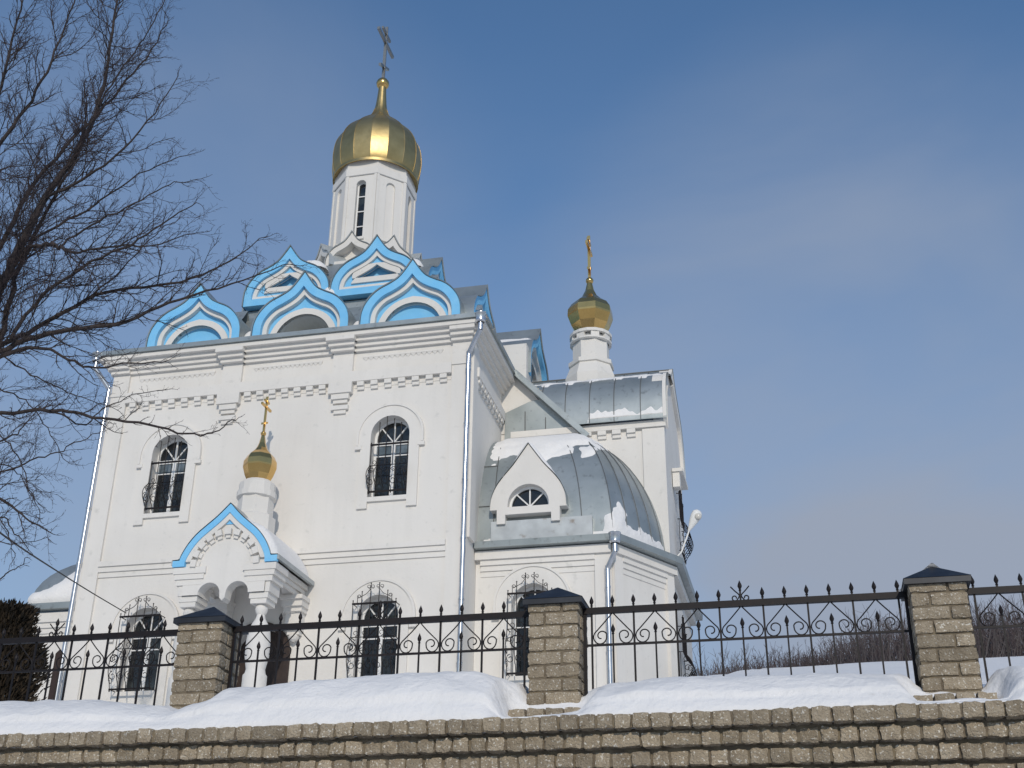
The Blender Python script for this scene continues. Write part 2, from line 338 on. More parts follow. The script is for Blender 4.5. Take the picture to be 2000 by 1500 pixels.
# prototype meshes (local, y = 0 is the fence line, z = 0 the lower rail at 3.86)
ZR = 3.862
def proto(name, fn, smooth=40):
    mb = MB(); fn(mb); o = mb.build(name, IRON, smooth=smooth); return o
def flat_bar(mb, pts, wd=.010):           # tube along x,z points
    mb.tube([(x, 0, z) for x, z in pts], wd * .5, 6)
def scroll_pts(sp):                       # right half of the heart: apex at (0, top) to the outer bar and curling in
    top = .236; r = .056; cxs, czs = sp * .62 - .028 + .012, .064
    P = [(.006, top), (.058, top - .058), (sp * .70, top - .116), (sp * .875, .090), (sp * .93, .064)]
    c = (sp * .93 - .050, .064)
    P2 = [(c[0] + .05 * math.cos(R(q)), c[1] + .056 * math.sin(R(q))) for q in range(0, -181, -20)]
    c2 = (c[0] - .010, c[1] + .004)
    P3 = spiral((c2[0], c2[1]), .044, .018, 180, -90, 16)[1:]
    return catmull(P, 4)[:-1] + P2 + P3
def fence_panel(c, half, label, crest=True, shown=None):
    sp = (half - .055) / 7.05
    root = empty('fence_panel', (c, 9.0, ZR)); tag(root, label, 'fence', 'wrought iron fence panels')
    MB().box(-half, half, -.02, .02, .238, .284).build('top_rail', IRON, root)
    MB().box(-half, half, -.008, .008, -.008, .008).build('bottom_rail', IRON, root)
    for sx in (-1, 1): MB().box(sx * (half - .012) - .011, sx * (half - .012) + .011, -.012, .012, -.70, .238).build('end_bar', IRON, root)
    pk = st = sb = fs = sc1 = sc2 = None
    for k in range(-7, 8):
        x = k * sp
        if k % 2:
            if pk is None: pk = o = MB().box(-.007, .007, -.007, .007, -.6, .3).build('picket', IRON, root)
            else: o = pk.copy(); COL.objects.link(o); o.parent = root
        else:
            if st is None: st = o = MB().box(-.007, .007, -.007, .007, .284, .3).build('stub', IRON, root)
            else: o = st.copy(); COL.objects.link(o); o.parent = root
        zc = .05 if (k == 0 and crest) else 0
        o.location = (x, 0, 0)
        if fs is None:
            mb = MB(); spear(mb, 0, .298); fs = f = mb.build('spear_tip', IRON, o, smooth=40)
        else: f = fs.copy(); COL.objects.link(f); f.parent = o
        if zc: MB().box(-.007, .007, -.007, .007, .3, .36).build('stub', IRON, root); f.location = (0, 0, .06)
        if k % 2 == 0:
            if sb is None: sb = o = MB().box(-.006, .006, -.006, .006, -.6, .085).build('short_bar', IRON, root)
            else: o = sb.copy(); COL.objects.link(o); o.parent = root
            o.location = (x, 0, 0)
            f = fs.copy(); COL.objects.link(f); f.parent = o; f.location = (0, 0, -.22)
            for sx in (-1, 1):
                if sx == 1:
                    if sc1 is None:
                        mb = MB(); flat_bar(mb, scroll_pts(sp)); sc1 = o = mb.build('scroll', IRON, root, smooth=40)
                    else: o = sc1.copy(); COL.objects.link(o); o.parent = root
                else:
                    if sc2 is None:
                        mb = MB(); flat_bar(mb, [(-a, b) for a, b in scroll_pts(sp)]); sc2 = o = mb.build('scroll', IRON, root, smooth=40)
                    else: o = sc2.copy(); COL.objects.link(o); o.parent = root
                o.location = (x, 0, 0)
    if crest:
        mb = MB()
        for sx in (-1, 1):
            P = [(sx * .068, .392), (sx * .04, .36), (sx * .008, .325), (sx * .02, .296)]
            S_ = [(sx * (.042 + q[0]), .305 + q[1]) for q in spiral((0, 0), .023, .012, 200, 560, 18)]
            flat_bar(mb, catmull(P, 4)[:-1] + S_, .010)
        mb.build('crest', IRON, root, smooth=40)
    return root
for i, lb in enumerate(['leftmost iron fence panel, partly before the dark thuja', 'iron fence panel between the first two pillars, before the porch column and lower window', 'iron fence panel with scroll crest between middle and right pillars, before sky and annex', 'rightmost iron fence panel running out of frame past the last pillar']):
    x0, x1 = PX[i] + PW, PX[i + 1]
    fence_panel((x0 + x1) / 2, (x1 - x0) / 2 - .003, lb)

# ------------------------------------------------------------------ the church
CX, XL, XR, YF, CY = -13.08, -18.35, -7.81, 28.0, 33.65
church = empty('church', (CX, YF, 7.0), 'white plastered church with sky-blue ogee gables, gold onion domes and zinc roofs', 'church', world=True)
FF = frame((0, YF, 0), (1, 0, 0), (0, -1, 0))
def part(mb, name, mt, parent=None, smooth=None): return mb.build(name, mt, parent or church, smooth)
UW = [CX - 3.17, CX + 3.13]              # upper windows
LW = [CX - 3.19, CX + 3.08]              # lower windows
def opening(c, kind): return arch(c, 12.72, 14.45, .53) if kind == 'u' else arch(c, 8.0, 9.6, .53)
# main walls
hw_ = [opening(c, 'u') for c in UW] + [opening(c, 'l') for c in LW] + [arch(CX, 6.5, 8.75, .72)]
mb = MB().plate(FF, [(XL, 6), (XR, 6), (XR, 17.5), (XL, 17.5)], hw_, -.42, 0, sides=False)
mb.add([(XR, 28, 6), (XR, 39.4, 6), (XR, 39.4, 17.5), (XR, 28, 17.5), (XL, 28, 6), (XL, 39.4, 6), (XL, 39.4, 17.5), (XL, 28, 17.5)], [(0, 1, 2, 3), (4, 7, 6, 5), (1, 5, 6, 2), (3, 2, 6, 7)])
part(mb, 'wall', PLASTER)
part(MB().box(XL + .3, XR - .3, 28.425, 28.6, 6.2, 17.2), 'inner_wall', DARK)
# corner pilasters
for a, b in ((XL, XL + .5), (XR - .52, XR)): part(MB().fbox(FF, a, b, 6, 16.985, .002, .07), 'corner_pilaster', PLASTER)
FRm = frame((XR, 0, 0), (0, 1, 0), (1, 0, 0))
# string course
mb = MB(); a0, a1 = XL + .502, XR - .522
for z0, z1, c in ((11.02, 11.16, .035), (11.161, 11.30, .075), (11.301, 11.44, .12)): mb.fbox(FF, a0, a1, z0, z1, .001, c)
part(mb, 'string_course', PLASTER)
# upper ledge, dentils, consoles, frieze, cornice
mb = MB().fbox(FF, a0, a1, 16.06, 16.37, .001, .13).fbox(FF, XL - .02, a0 - .001, 16.30, 16.37, .072, .10).fbox(FF, a1 + .001, XR + .02, 16.30, 16.37, .072, .10)
part(mb, 'ledge', PLASTER)
CON = [CX - 1.60, CX + 1.66]
mb = MB()
def dent_row(mb, F, a, b, n, z, w_=.19):
    st_ = (b - a) / n
    for i in range(n):
        c = a + st_ * (i + .5)
        mb.fbox(F, c - w_ / 2, c + w_ / 2, z - .125, z, .001, .115).fbox(F, c - w_ / 2 + .001, c + w_ / 2 - .001, z - .23, z - .1255, .001, .06)
for a, b in ((CON[1] + .36, XR - .55), (CON[0] + .36, CON[1] - .36), (XL + .55, CON[0] - .36)):
    mb = MB(); dent_row(mb, FF, a, b, 7, 16.058); mb.fbox(FF, a, b, 15.9, 16.057, .0005, .012); part(mb, 'dentil_band', PLASTER)
for c in CON:
    mb = MB()
    for w_, z0, z1, d in ((.33, 15.86, 16.058, .17), (.33, 15.74, 15.859, .17), (.25, 15.58, 15.739, .13), (.20, 15.47, 15.579, .08), (.24, 15.28, 15.40, .10), (.17, 15.17, 15.279, .06)):
        mb.fbox(FF, c - w_, c + w_, z0, z1, .001, d)
    part(mb, 'console', PLASTER)
    mb = MB().fbox(FF, c - .29, c + .29, 16.372, 16.985, .001, .09)
    for k, (z0, z1, d) in enumerate(((16.986, 17.10, .16), (17.101, 17.22, .26), (17.221, 17.34, .38))): mb.fbox(FF, c - .33 - .04 * k, c + .33 + .04 * k, z0, z1, .002, d + .06)
    part(mb, 'frieze_pilaster', PLASTER)
mb = MB()
FRAMES = [(FF, XL, XR)]
for z0, z1, d in ((16.986, 17.10, .09), (17.101, 17.22, .17), (17.221, 17.34, .27), (17.341, 17.46, .40)):
    mb.box(XL - d, XR + d, YF - d, 39.4 + d, z0, z1)
for sx in (0, 1):
    a, b = ((XL - .05, XL + .52), (XR - .54, XR + .05))[sx]
    for k, (z0, z1, d) in enumerate(((16.988, 17.098, .17), (17.103, 17.218, .27), (17.223, 17.338, .37))): mb.fbox(FF, a - .05 * k * (1 - sx), b + .05 * k * sx, z0, z1, .05, d)
part(mb, 'cornice', PLASTER)
for a, b in ((XL + .8, CON[0] - .55), (CON[0] + .62, CON[1] - .62), (CON[1] + .55, XR - .8)):   # saw-tooth frieze panels
    mb = MB(); n = 15
    for i in range(n):
        x = a + (b - a) * (i + .5) / n; w_ = (b - a) / n * .5
        mb.add([FF(x - w_, 16.80, .001), FF(x + w_, 16.80, .001), FF(x - w_, 16.80, .03), FF(x + w_, 16.80, .03), FF(x, 16.70, .001)], [(0, 1, 3, 2), (2, 3, 4), (0, 2, 4), (1, 4, 3)])
    mb.fbox(FF, a, b, 16.801, 16.85, .001, .035)
    part(mb, 'frieze_panel', PLASTER)
# side wall: dentils, ledge
mb = MB().fbox(FRm, 28.35, 31.30, 16.10, 16.37, .001, .13); dent_row(mb, FRm, 28.4, 31.28, 9, 16.098); mb.fbox(FRm, 28.002, 28.5, 11.5, 16.98, .001, .07)
part(mb, 'side_dentil_band', PLASTER)
# gutter all round + roof skirt
g = .47
mb = MB().box(XL - g, XR + g, YF - g, YF - g + .09, 17.47, 17.60).box(XR + g - .09, XR + g, YF - g + .092, 31.35, 17.47, 17.60).box(XL - g, XL - g + .09, YF - g + .092, 39.7, 17.47, 17.60)
mb.box(XL - g + .095, XR + g - .095, YF - g + .095, 39.8, 17.462, 17.50)
part(mb, 'gutter', ZINC)
mb = MB(); e = .36
rg = [(e, 17.56), (-.42, 17.64), (-1.45, 17.72), (-2.6, 20.0)]
mb.grid([[(XL - d, YF - d, z), (XR + d, YF - d, z), (XR + d, 39.4 + d, z), (XL - d, 39.4 + d, z), (XL - d, YF - d, z)] for d, z in rg])
part(mb, 'roof', ZINC)

# windows -------------------------------------------------------------
def grille(F, c, zt, zb, hw, off, belly, tips, parent, nb=6, scrolls=True):
    """bellied window grille: zt top rail, zb bottom rail; off = distance from the wall; tips = heights of the bars above the rail"""
    mb = MB(); zm = zb + (zt - zb) * .55
    def prof(z):
        t = min(1, max(0, (zm - z) / (zm - zb)))
        return off + belly * math.sin(math.pi * min(1, t * 1.08)) ** .9 * (1 if t > 0 else 0)
    zz = [zb + (zt - zb) * i / 14 for i in range(15)]
    xs_ = [c - hw + 2 * hw * i / (nb - 1) for i in range(nb)]
    for i, x in enumerate(xs_):
        mb.tube([F(x, z, prof(z)) for z in zz] + [F(x, zt + tips[i], off)], .011, 5)
        mb.tube([F(x, zb - .06, off), F(x, zb, off)], .014, 5, .02)
        mb.ball(F(x, zt + tips[i], off), .018, 6)
    for z in (zt, zb): mb.fbox(F, c - hw - .02, c + hw + .02, z - .022, z + .022, prof(z) - .016, prof(z) + .016)
    mb.tube([F(c - hw, zm, prof(zm)), F(c + hw, zm, prof(zm))], .011, 5)
    for sx in (-1, 1):                                   # returns to the wall
        for z in (zt, zb, zm): mb.tube([F(c + sx * hw, z, off), F(c + sx * hw, z, -.02)], .012, 5)
        if belly > .1:
            mb.tube([F(c + sx * hw, z, .03) for z in (zb, zm)], .010, 5)
            for k in range(3):
                z = zb + (zm - zb) * (.2 + .28 * k)
                mb.tube([F(c + sx * hw, z + b, off * .5 + prof(z) * .45 + a) for a, b in spiral((0, 0), .09, .03, 0, 420, 14)], .009, 4)
    if scrolls:
        for i in range(nb - 1):
            xm = (xs_[i] + xs_[i + 1]) / 2; s_ = (xs_[1] - xs_[0]) * .5
            for k, sg in ((.30, 1), (.72, -1)):
                z = zb + (zm - zb) * k
                mb.tube([F(xm + a, z + b, prof(z + b)) for a, b in spiral((0, 0), s_ * .92, s_ * .3, 90 * sg, 90 * sg + 430, 16)], .009, 4)
            mb.tube([F(xm + a, zm + .03 + b, prof(zm)) for a, b in spiral((0, s_ * .6), s_ * .7, s_ * .3, -90, 260, 12)], .009, 4)
    return mb, prof
def window(F, c, sill, spring, hw, hood_r, hood_base, strip_b, apron, kind, parent=None, hood_z=None):
    hz = spring if hood_z is None else hood_z
    fr = MB(); t = .065; d = -.26
    outer = arch(c, sill, spring, hw); inner_up = arc(c, spring, hw - t, 0, 180, 14)
    zt = spring - .14
    fr.plate(F, outer, [[(c - hw + t, zt + .05), (c + hw - t, zt + .05)] + inner_up, [(c - hw + t, sill + t), (c - .05, sill + t), (c - .05, zt - .05), (c - hw + t, zt - .05)], [(c + .05, sill + t), (c + hw - t, sill + t), (c + hw - t, zt - .05), (c + .05, zt - .05)]], d - .05, d, hole_depth=.05)
    fr.fbox(F, c - .022, c + .022, zt + .052, spring + hw - t, d - .04, d - .006)
    for sg in (-1, 1):
        q = (hw - t); P = [F(c + sg * .03, zt + .06, d - .02), F(c + sg * q * .72, spring + q * .66, d - .02)]; fr.tube(P, .022, 4)
        fr.fbox(F, c + sg * (hw * .5) - hw * .44, c + sg * (hw * .5) + hw * .44, zt - .36, zt - .33, d - .04, d - .007)
    wo = fr.build('window', WHITEP, parent or church)
    MB().plate(F, arch(c, sill + .01, spring, hw - .01), [], d - .06, d - .035).build('pane', GLASS, wo)
    if kind == 'u':
        up = MB()  # pale sheets over the glass, painting the reflected sky
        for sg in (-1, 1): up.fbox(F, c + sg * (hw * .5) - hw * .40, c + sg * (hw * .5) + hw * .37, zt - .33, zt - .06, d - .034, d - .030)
        up.build('sky_reflection_sheet', SKYREFL, wo)
    sur = MB(); s_ = .80
    o_ = [(c - s_, strip_b), (c - hw, strip_b), (c - hw, apron), (c + hw, apron), (c + hw, strip_b), (c + s_, strip_b), (c + s_, hood_base), (c + hood_r, hood_base)] + arc(c, hz, hood_r, 0, 180, 24) + [(c - hood_r, hood_base), (c - s_, hood_base)]
    sur.plate(F, o_, [arch(c, sill, spring, hw)], .001, .065)
    sur.plate(F, [(c + hood_r, hood_base)] + arc(c, hz, hood_r, 0, 180, 24) + [(c - hood_r, hood_base), (c - hood_r + .06, hood_base)] + arc(c, hz, hood_r - .06, 180, 0, 24) + [(c + hood_r - .06, hood_base)], [], .064, .095)
    for sg in (-1, 1): sur.fbox(F, c + sg * (hood_r - .06) - .09, c + sg * (hood_r - .06) + .09, hood_base - .10, hood_base - .001, .001, .085)
    sur.build('surround', PLASTER, wo)
    if kind == 'u': g_, pf = grille(F, c, 14.17, 12.86, .50, .06, .26, [.05, .62, .78, .70, .58, .05], wo, 6)
    else:
        g_, pf = grille(F, c, hood_base + .46, sill + .0, .55, .34, .20, [.08, .30, .50, .50, .30, .08], wo, 6)
        zt2 = hood_base + .46
        for sg in (-1, 1):
            g_.tube([F(c + sg * .44, zt2, .34), F(c + sg * .44, zt2 + .16, .34)] + [F(c + sg * (.40 + a), zt2 + .18 + b, .34) for a, b in spiral((0, 0), .05, .02, 0, 400, 12)], .009, 4)
            g_.tube([F(c + sg * x, zt2 + z, .34) for x, z in catmull([(.42, .14), (.3, .2), (.2, .26), (.12, .36)], 3)], .009, 4)
            for px_ in (.07, .17): g_.tube([F(c + sg * (px_ + a * sg), zt2 + .42 + b, .34) for a, b in spiral((0, 0), .055, .02, -90, 330, 12)], .008, 4)
    g_.build('grille', IRON, wo)
    return wo
for c in UW: window(FF, c, 12.72, 14.45, .53, .92, 14.17, 12.42, 12.60, 'u', hood_z=14.41)
for c in LW: window(FF, c, 8.0, 9.6, .53, .97, 9.38, 7.5, 7.6, 'l', hood_z=9.57)

# ogee gables (kokoshniki) -----------------------------------------------
OG = catmull([(0, 0), (.22, .34), (.40, .55), (.64, .70), (.9, .83), (1.1, .99), (1.27, 1.21), (1.37, 1.44), (1.41, 1.75), (1.41, 2.6)], 4)
def sc(H, k, kz=None): return [(x * k, d * (kz or k)) for x, d in H]
def ogee_gable(F, a, zt, k=1., base=2.4, back=2.2, hollow=False, closed=False, white=False, ar=.84, ac=2.08, kz=None, cap_snow=False):
    H = sc(OG, k, kz); b1, b2 = .235 * k, .365 * k
    if white: b1, b2 = .05, .32 * k
    body = MB(); A = arch(a, zt - base, zt - ac * k, ar * k, 18) if not closed else None
    def ring(mb, d0, d1, c0, c1, btm=0.):
        o_, i_ = offset_half(H, d0), offset_half(H, d1)
        if closed: mb.plate(F, outline(o_, a, zt, base - btm), [outline(i_, a, zt, base - btm - (d1 - d0))], c0, c1)
        else: mb.plate(F, outline(o_, a, zt, base) + outline(i_, a, zt, base)[::-1], [], c0, c1)
    if closed:
        # lens-shaped recess above a closed foot
        foot = base - b2 - .30 * k
        lens = [(a - .78 * k, zt - foot)] + [(a + .78 * k, zt - foot)] + [(a + .80 * k * math.cos(R(q)), zt - foot + .06 + .42 * k * math.sin(R(q))) for q in range(6, 180, 12)]
        H2 = offset_half(H, b2 + .20 * k)
        field_h = [outline(H2, a, zt, base - b2 - .18 * k)]
    if white:
        hh = outline(offset_half(H, b2), a, zt, base - .12)
        body.plate(F, outline(H, a, zt, base), [hh], -.30, 0, hole_depth=.34)
        o = body.build('ogee_gable', PLASTER, church)
        MB().plate(F, outline(offset_half(H, b2 - .02), a, zt, base - .10), [], -.36, -.34).build('tympanum', BLUE, o)
    elif closed:
        ring(body, b1 - .02, b2, -.30, -.09, .215 * k)
        body.plate(F, outline(H2, a, zt, base - b2 - .12 * k), [lens], -.28, -.12, hole_depth=.3)
        o = body.build('ogee_gable', PLASTER, church)
        tr = MB(); ring(tr, 0, b1, -.30, 0)
        tr.plate(F, outline(offset_half(H, b2 - .01), a, zt, base - b1 + .02), field_h, -.26, -.18)
        tr.build('blue_trim', BLUE, o)
        MB().plate(F, lens, [], -.44, -.42).build('tympanum', BLUE, o)
    else:
        ring(body, b1 - .02, b2, -.36, -.13)
        aa = arc(a, zt - ac * k, (ar + .18) * k, 0, 180, 22); aa[11] = (aa[11][0], aa[11][1] + .02)
        body.plate(F, [(a - (ar + .18) * k, zt - base), (a - ar * k, zt - base)] + arc(a, zt - ac * k, ar * k, 180, 0, 22) + [(a + ar * k, zt - base), (a + (ar + .18) * k, zt - base)] + aa, [], -.34, -.21)
        dp = 1.6 if hollow else .40
        lp = [(a + ar * k, zt - base)] + arc(a, zt - ac * k, ar * k, 0, 180, 22) + [(a - ar * k, zt - base)]
        n = len(lp); body.add([F(p[0], p[1], -.21) for p in lp] + [F(p[0], p[1], -dp) for p in lp], [(j, j + 1, n + j + 1, n + j) for j in range(n - 1)])
        o = body.build('ogee_gable', PLASTER, church)
        tr = MB(); ring(tr, 0, b1, -.30, 0)
        tr.plate(F, outline(offset_half(H, b2 - .01), a, zt, base), [arch(a, zt - base + .001, zt - ac * k, (ar + .01) * k, 18)], -.34, -.27)
        tr.build('blue_trim', BLUE, o)
        MB().plate(F, arch(a, zt - base, zt - ac * k, (ar + .03) * k, 18), [], -dp - .04, -dp + .002).build('tympanum', GREYIN if hollow else BLUE, o)
    rf = MB(); P = outline(offset_half(H, -.03), a, zt, base)
    rows = [.05, -.45 * back, -back]
    rf.grid([[F(x, z, c) for x, z in P] for c in rows]); P2 = outline(offset_half(H, -.005), a, zt, base); rf.grid([[F(x, z, .05) for x, z in P], [F(x, z, .02) for x, z in P2]])
    rf.build('gable_roof', ZINC if not white else PALEZINC, o, smooth=40)
    return o
F1 = frame((0, 28.5, 0), (1, 0, 0), (0, -1, 0))
Z1 = 20.10
for i, a in enumerate((CX - 3.29, CX + .02, CX + 3.30)): ogee_gable(F1, a, Z1 - .0, 1.03, back=2.2, hollow=(i == 1))
FR1 = frame((XR - .28, 0, 0), (0, 1, 0), (1, 0, 0)); FL1 = frame((XL + .45, 0, 0), (0, -1, 0), (-1, 0, 0))
ogee_gable(FR1, CY - 3.27, Z1, 1.03); ogee_gable(FR1, CY + 3.27, Z1, .99)
for k in (-1, 0, 1): ogee_gable(FL1, -(CY + 3.27 * k), Z1, .99)
FRC = frame((XR + .62, 0, 0), (0, 1, 0), (1, 0, 0))
ogee_gable(FRC, CY + .05, 20.28, .99, back=3.4, base=2.2)
part(MB().box(XR - 1, XR + .50, CY - 1.35, CY + 1.45, 17.3, 18.15).box(XR - 1, XR + .58, CY - 1.62, CY - 1.0, 17.3, 18.95), 'gable_base', PLASTER)
# second tier
F2 = frame((0, 30.45, 0), (1, 0, 0), (0, -1, 0)); Z2 = 22.38
for a in (CX - 1.45, CX + 1.43): ogee_gable(F2, a, Z2, .99, base=2.02, back=2.0, closed=True)
FR2 = frame((CX + 2.98, 0, 0), (0, 1, 0), (1, 0, 0)); FL2 = frame((CX - 3.0, 0, 0), (0, -1, 0), (-1, 0, 0))
for k in (-1, 1): ogee_gable(FR2, CY - .0 + 1.43 * k, Z2 + .05, .99, base=2.02, back=2.0, closed=True)
ogee_gable(FL2, -(CY - 1.43), Z2, .99, base=2.02, back=2.0, closed=True)
part(MB().box(CX - 2.75, CX + 2.75, CY - 2.95, CY + 2.95, 17.5, 20.3), 'tier_core', ZINC)
mb = MB(); mb.lathe((CX, CY), [(3.15, 20.36), (2.5, 21.5), (1.9, 22.5)], 8, R(22.5)); part(mb, 'tier_roof', ZINC)
# third tier ring of small white gables
for k in range(8):
    q = -90 + 45 * k; n_ = Vector((math.cos(R(q)), math.sin(R(q)), 0)); u_ = Vector((-n_.y, n_.x, 0))
    if k in (3, 4, 5): continue
    ogee_gable(frame(Vector((CX, CY, 0)) + n_ * 1.78, u_, n_), 0, 23.62, .60, base=1.18, back=.9, white=True, kz=.62)
# drum
mb = MB(); DR = 1.42; ap = DR * math.cos(R(22.5))
mb.lathe((CX, CY), [(DR * 1.10, 22.4), (DR * 1.10, 23.35), (DR * 1.04, 23.45)], 8, R(22.5))
side = 2 * DR * math.sin(R(22.5))
for k in range(8):
    q = -90 + 45 * k; n_ = Vector((math.cos(R(q)), math.sin(R(q)), 0)); u_ = Vector((-n_.y, n_.x, 0)); Fd = frame(Vector((CX, CY, 0)) + n_ * ap, u_, n_)
    dark = k % 2 == 0
    hs = side / 2
    mb.plate(Fd, [(-hs, 23.3), (hs, 23.3), (hs, 26.6), (-hs, 26.6)], [arch(0, 23.75, 25.85, .17, 10)], -.22 if dark else -.07, 0, sides=False)
    mb.fbox(Fd, -.24, .24, 23.62, 23.69, .001, .05)
    for sg in (-1, 1): mb.fbox(Fd, sg * (hs - .045) - .045, sg * (hs - .045) + .044, 23.46, 26.28, .001, .03)
    if not dark: mb.plate(Fd, arch(0, 23.75, 25.85, .19, 10), [], -.09, -.07)
mb.lathe((CX, CY), [(DR + .02, 26.20), (DR + .05, 26.22), (DR + .05, 26.50), (DR - .01, 26.51), (DR - .01, 26.86), (.6, 26.9)], 8, R(22.5))
drum = part(mb, 'drum', PLASTER)
for k in (0, 2, 6):
    q = -90 + 45 * k; n_ = Vector((math.cos(R(q)), math.sin(R(q)), 0)); u_ = Vector((-n_.y, n_.x, 0)); Fd = frame(Vector((CX, CY, 0)) + n_ * ap, u_, n_)
    fr = MB().plate(Fd, arch(0, 23.75, 25.85, .17, 10), [arch(0, 23.80, 25.85, .125, 10)], -.20, -.16, hole_depth=.04)
    for z in (24.25, 24.85, 25.45): fr.fbox(Fd, -.13, .13, z - .018, z + .018, -.195, -.165)
    wo = fr.build('drum_window', WHITEP, drum)
    MB().plate(Fd, arch(0, 23.76, 25.85, .165, 10), [], -.215, -.205).build('pane', GLASS, drum)
# domes and crosses
def onion(c, prof, n, phase, mt, parent, ribs=False, pinch=.0):
    mb = MB(); P = catmull(prof, 3); mb.lathe(c, P, n, phase)
    d = mb.build('dome', mt, parent, smooth=16)
    if ribs:
        rb = MB()
        for i in range(n):
            q = phase + 2 * math.pi * i / n
            rb.tube([(c[0] + (r + .004) * math.cos(q), c[1] + (r + .004) * math.sin(q), z) for r, z in P if r > .22], .012, 4)
        rb.build('seam', mt, d)
    return d
def cross(c, z0, h, mt, parent, th=.04, arms=.5):
    mb = MB(); x, y = c
    mb.box(x - th, x + th, y - th * .6, y + th * .6, z0, z0 + h)
    zb = z0 + h * .70; a = h * .27 * arms / .5
    mb.box(x - th * .9, x + th * .9, y - a, y - th * .61, zb - th, zb + th).box(x - th * .9, x + th * .9, y + th * .61, y + a, zb - th, zb + th)
    zb = z0 + h * .86; b = a * .5
    mb.box(x - th * .8, x + th * .8, y - b, y - th * .61, zb - th * .9, zb + th * .9).box(x - th * .8, x + th * .8, y + th * .61, y + b, zb - th * .9, zb + th * .9)
    zb = z0 + h * .24; b = a * .52; t = b * .5
    mb.add([(x + sx * th * .85, y + sy * b, zb + sy * t + sz * th) for sx in (-1, 1) for sy in (-1, 1) for sz in (-1, 1)], [(0, 1, 3, 2), (4, 6, 7, 5), (0, 4, 5, 1), (2, 3, 7, 6), (0, 2, 6, 4), (1, 5, 7, 3)])
    return mb.build('cross', mt, parent)
dm = onion((CX, CY), [(1.44, 26.78), (1.52, 27.0), (1.575, 27.4), (1.57, 27.8), (1.49, 28.25), (1.28, 28.66), (1.0, 28.98), (.72, 29.25), (.46, 29.5), (.30, 29.77), (.215, 30.1), (.165, 30.6), (.14, 31.0)], 16, R(11.25), OLDGOLD, church, True)
MB().lathe((CX, CY), [(1.30, 26.86), (1.36, 26.80), (1.46, 26.79), (1.475, 26.73), (1.50, 26.73), (1.50, 26.83)], 48).build('rim', OLDGOLD, dm, smooth=30)
MB().ball((CX, CY, 31.2), .24).build('ball', GOLD, dm, smooth=0)
cross((CX, CY), 31.4, 2.5, SILVER, dm, .055, .62)
# right cupola on the arm
RC = (-5.53, CY)
mb = MB(); mb.lathe(RC, [(.82, 17.0), (.82, 18.25), (.66, 18.68)], 8, R(22.5)); mb.lathe(RC, [(.60, 18.66), (.72, 18.69), (.72, 18.82), (.58, 18.88), (.58, 19.52), (.5, 19.53)], 8, R(22.5))
mb.lathe(RC, [(.58, 19.48), (.66, 19.50), (.66, 19.56), (.60, 19.565)], 16)
for i in range(8):
    q = 2 * math.pi * (i + .5) / 8; n_ = Vector((math.cos(q), math.sin(q), 0)); mb.fbox(frame(Vector((*RC, 0)), (-n_.y, n_.x, 0), n_), -.13, .13, 19.566, 19.72, .3, .62)
mb.lathe(RC, [(.50, 19.566), (.50, 19.72)], 16)
mb.lathe(RC, [(.56, 19.721), (.67, 19.723), (.67, 19.82), (.52, 19.90), (.3, 19.91)], 16)
dr = part(mb, 'cupola_drum', PLASTER)
def cupola(c, z, k, kz, parent, ch):
    pr = [(.47, 0), (.64, .28), (.755, .58), (.76, .64), (.745, .84), (.62, 1.04), (.41, 1.20), (.26, 1.36), (.155, 1.58), (.09, 1.87)]
    d = MB().lathe(c, [(r * k, z + h * kz) for r, h in pr], 8, R(22.5)).build('cupola_dome', GOLD, parent)
    MB().ball((*c, z + 1.96 * kz), .13 * k).build('ball', GOLD, d, smooth=0)
    cross(c, z + 2.05 * kz, ch, GOLD, d, .042 * k + .006, .52)
    return d
cupola(RC, 19.90, .97, 1.0, church, 1.62)

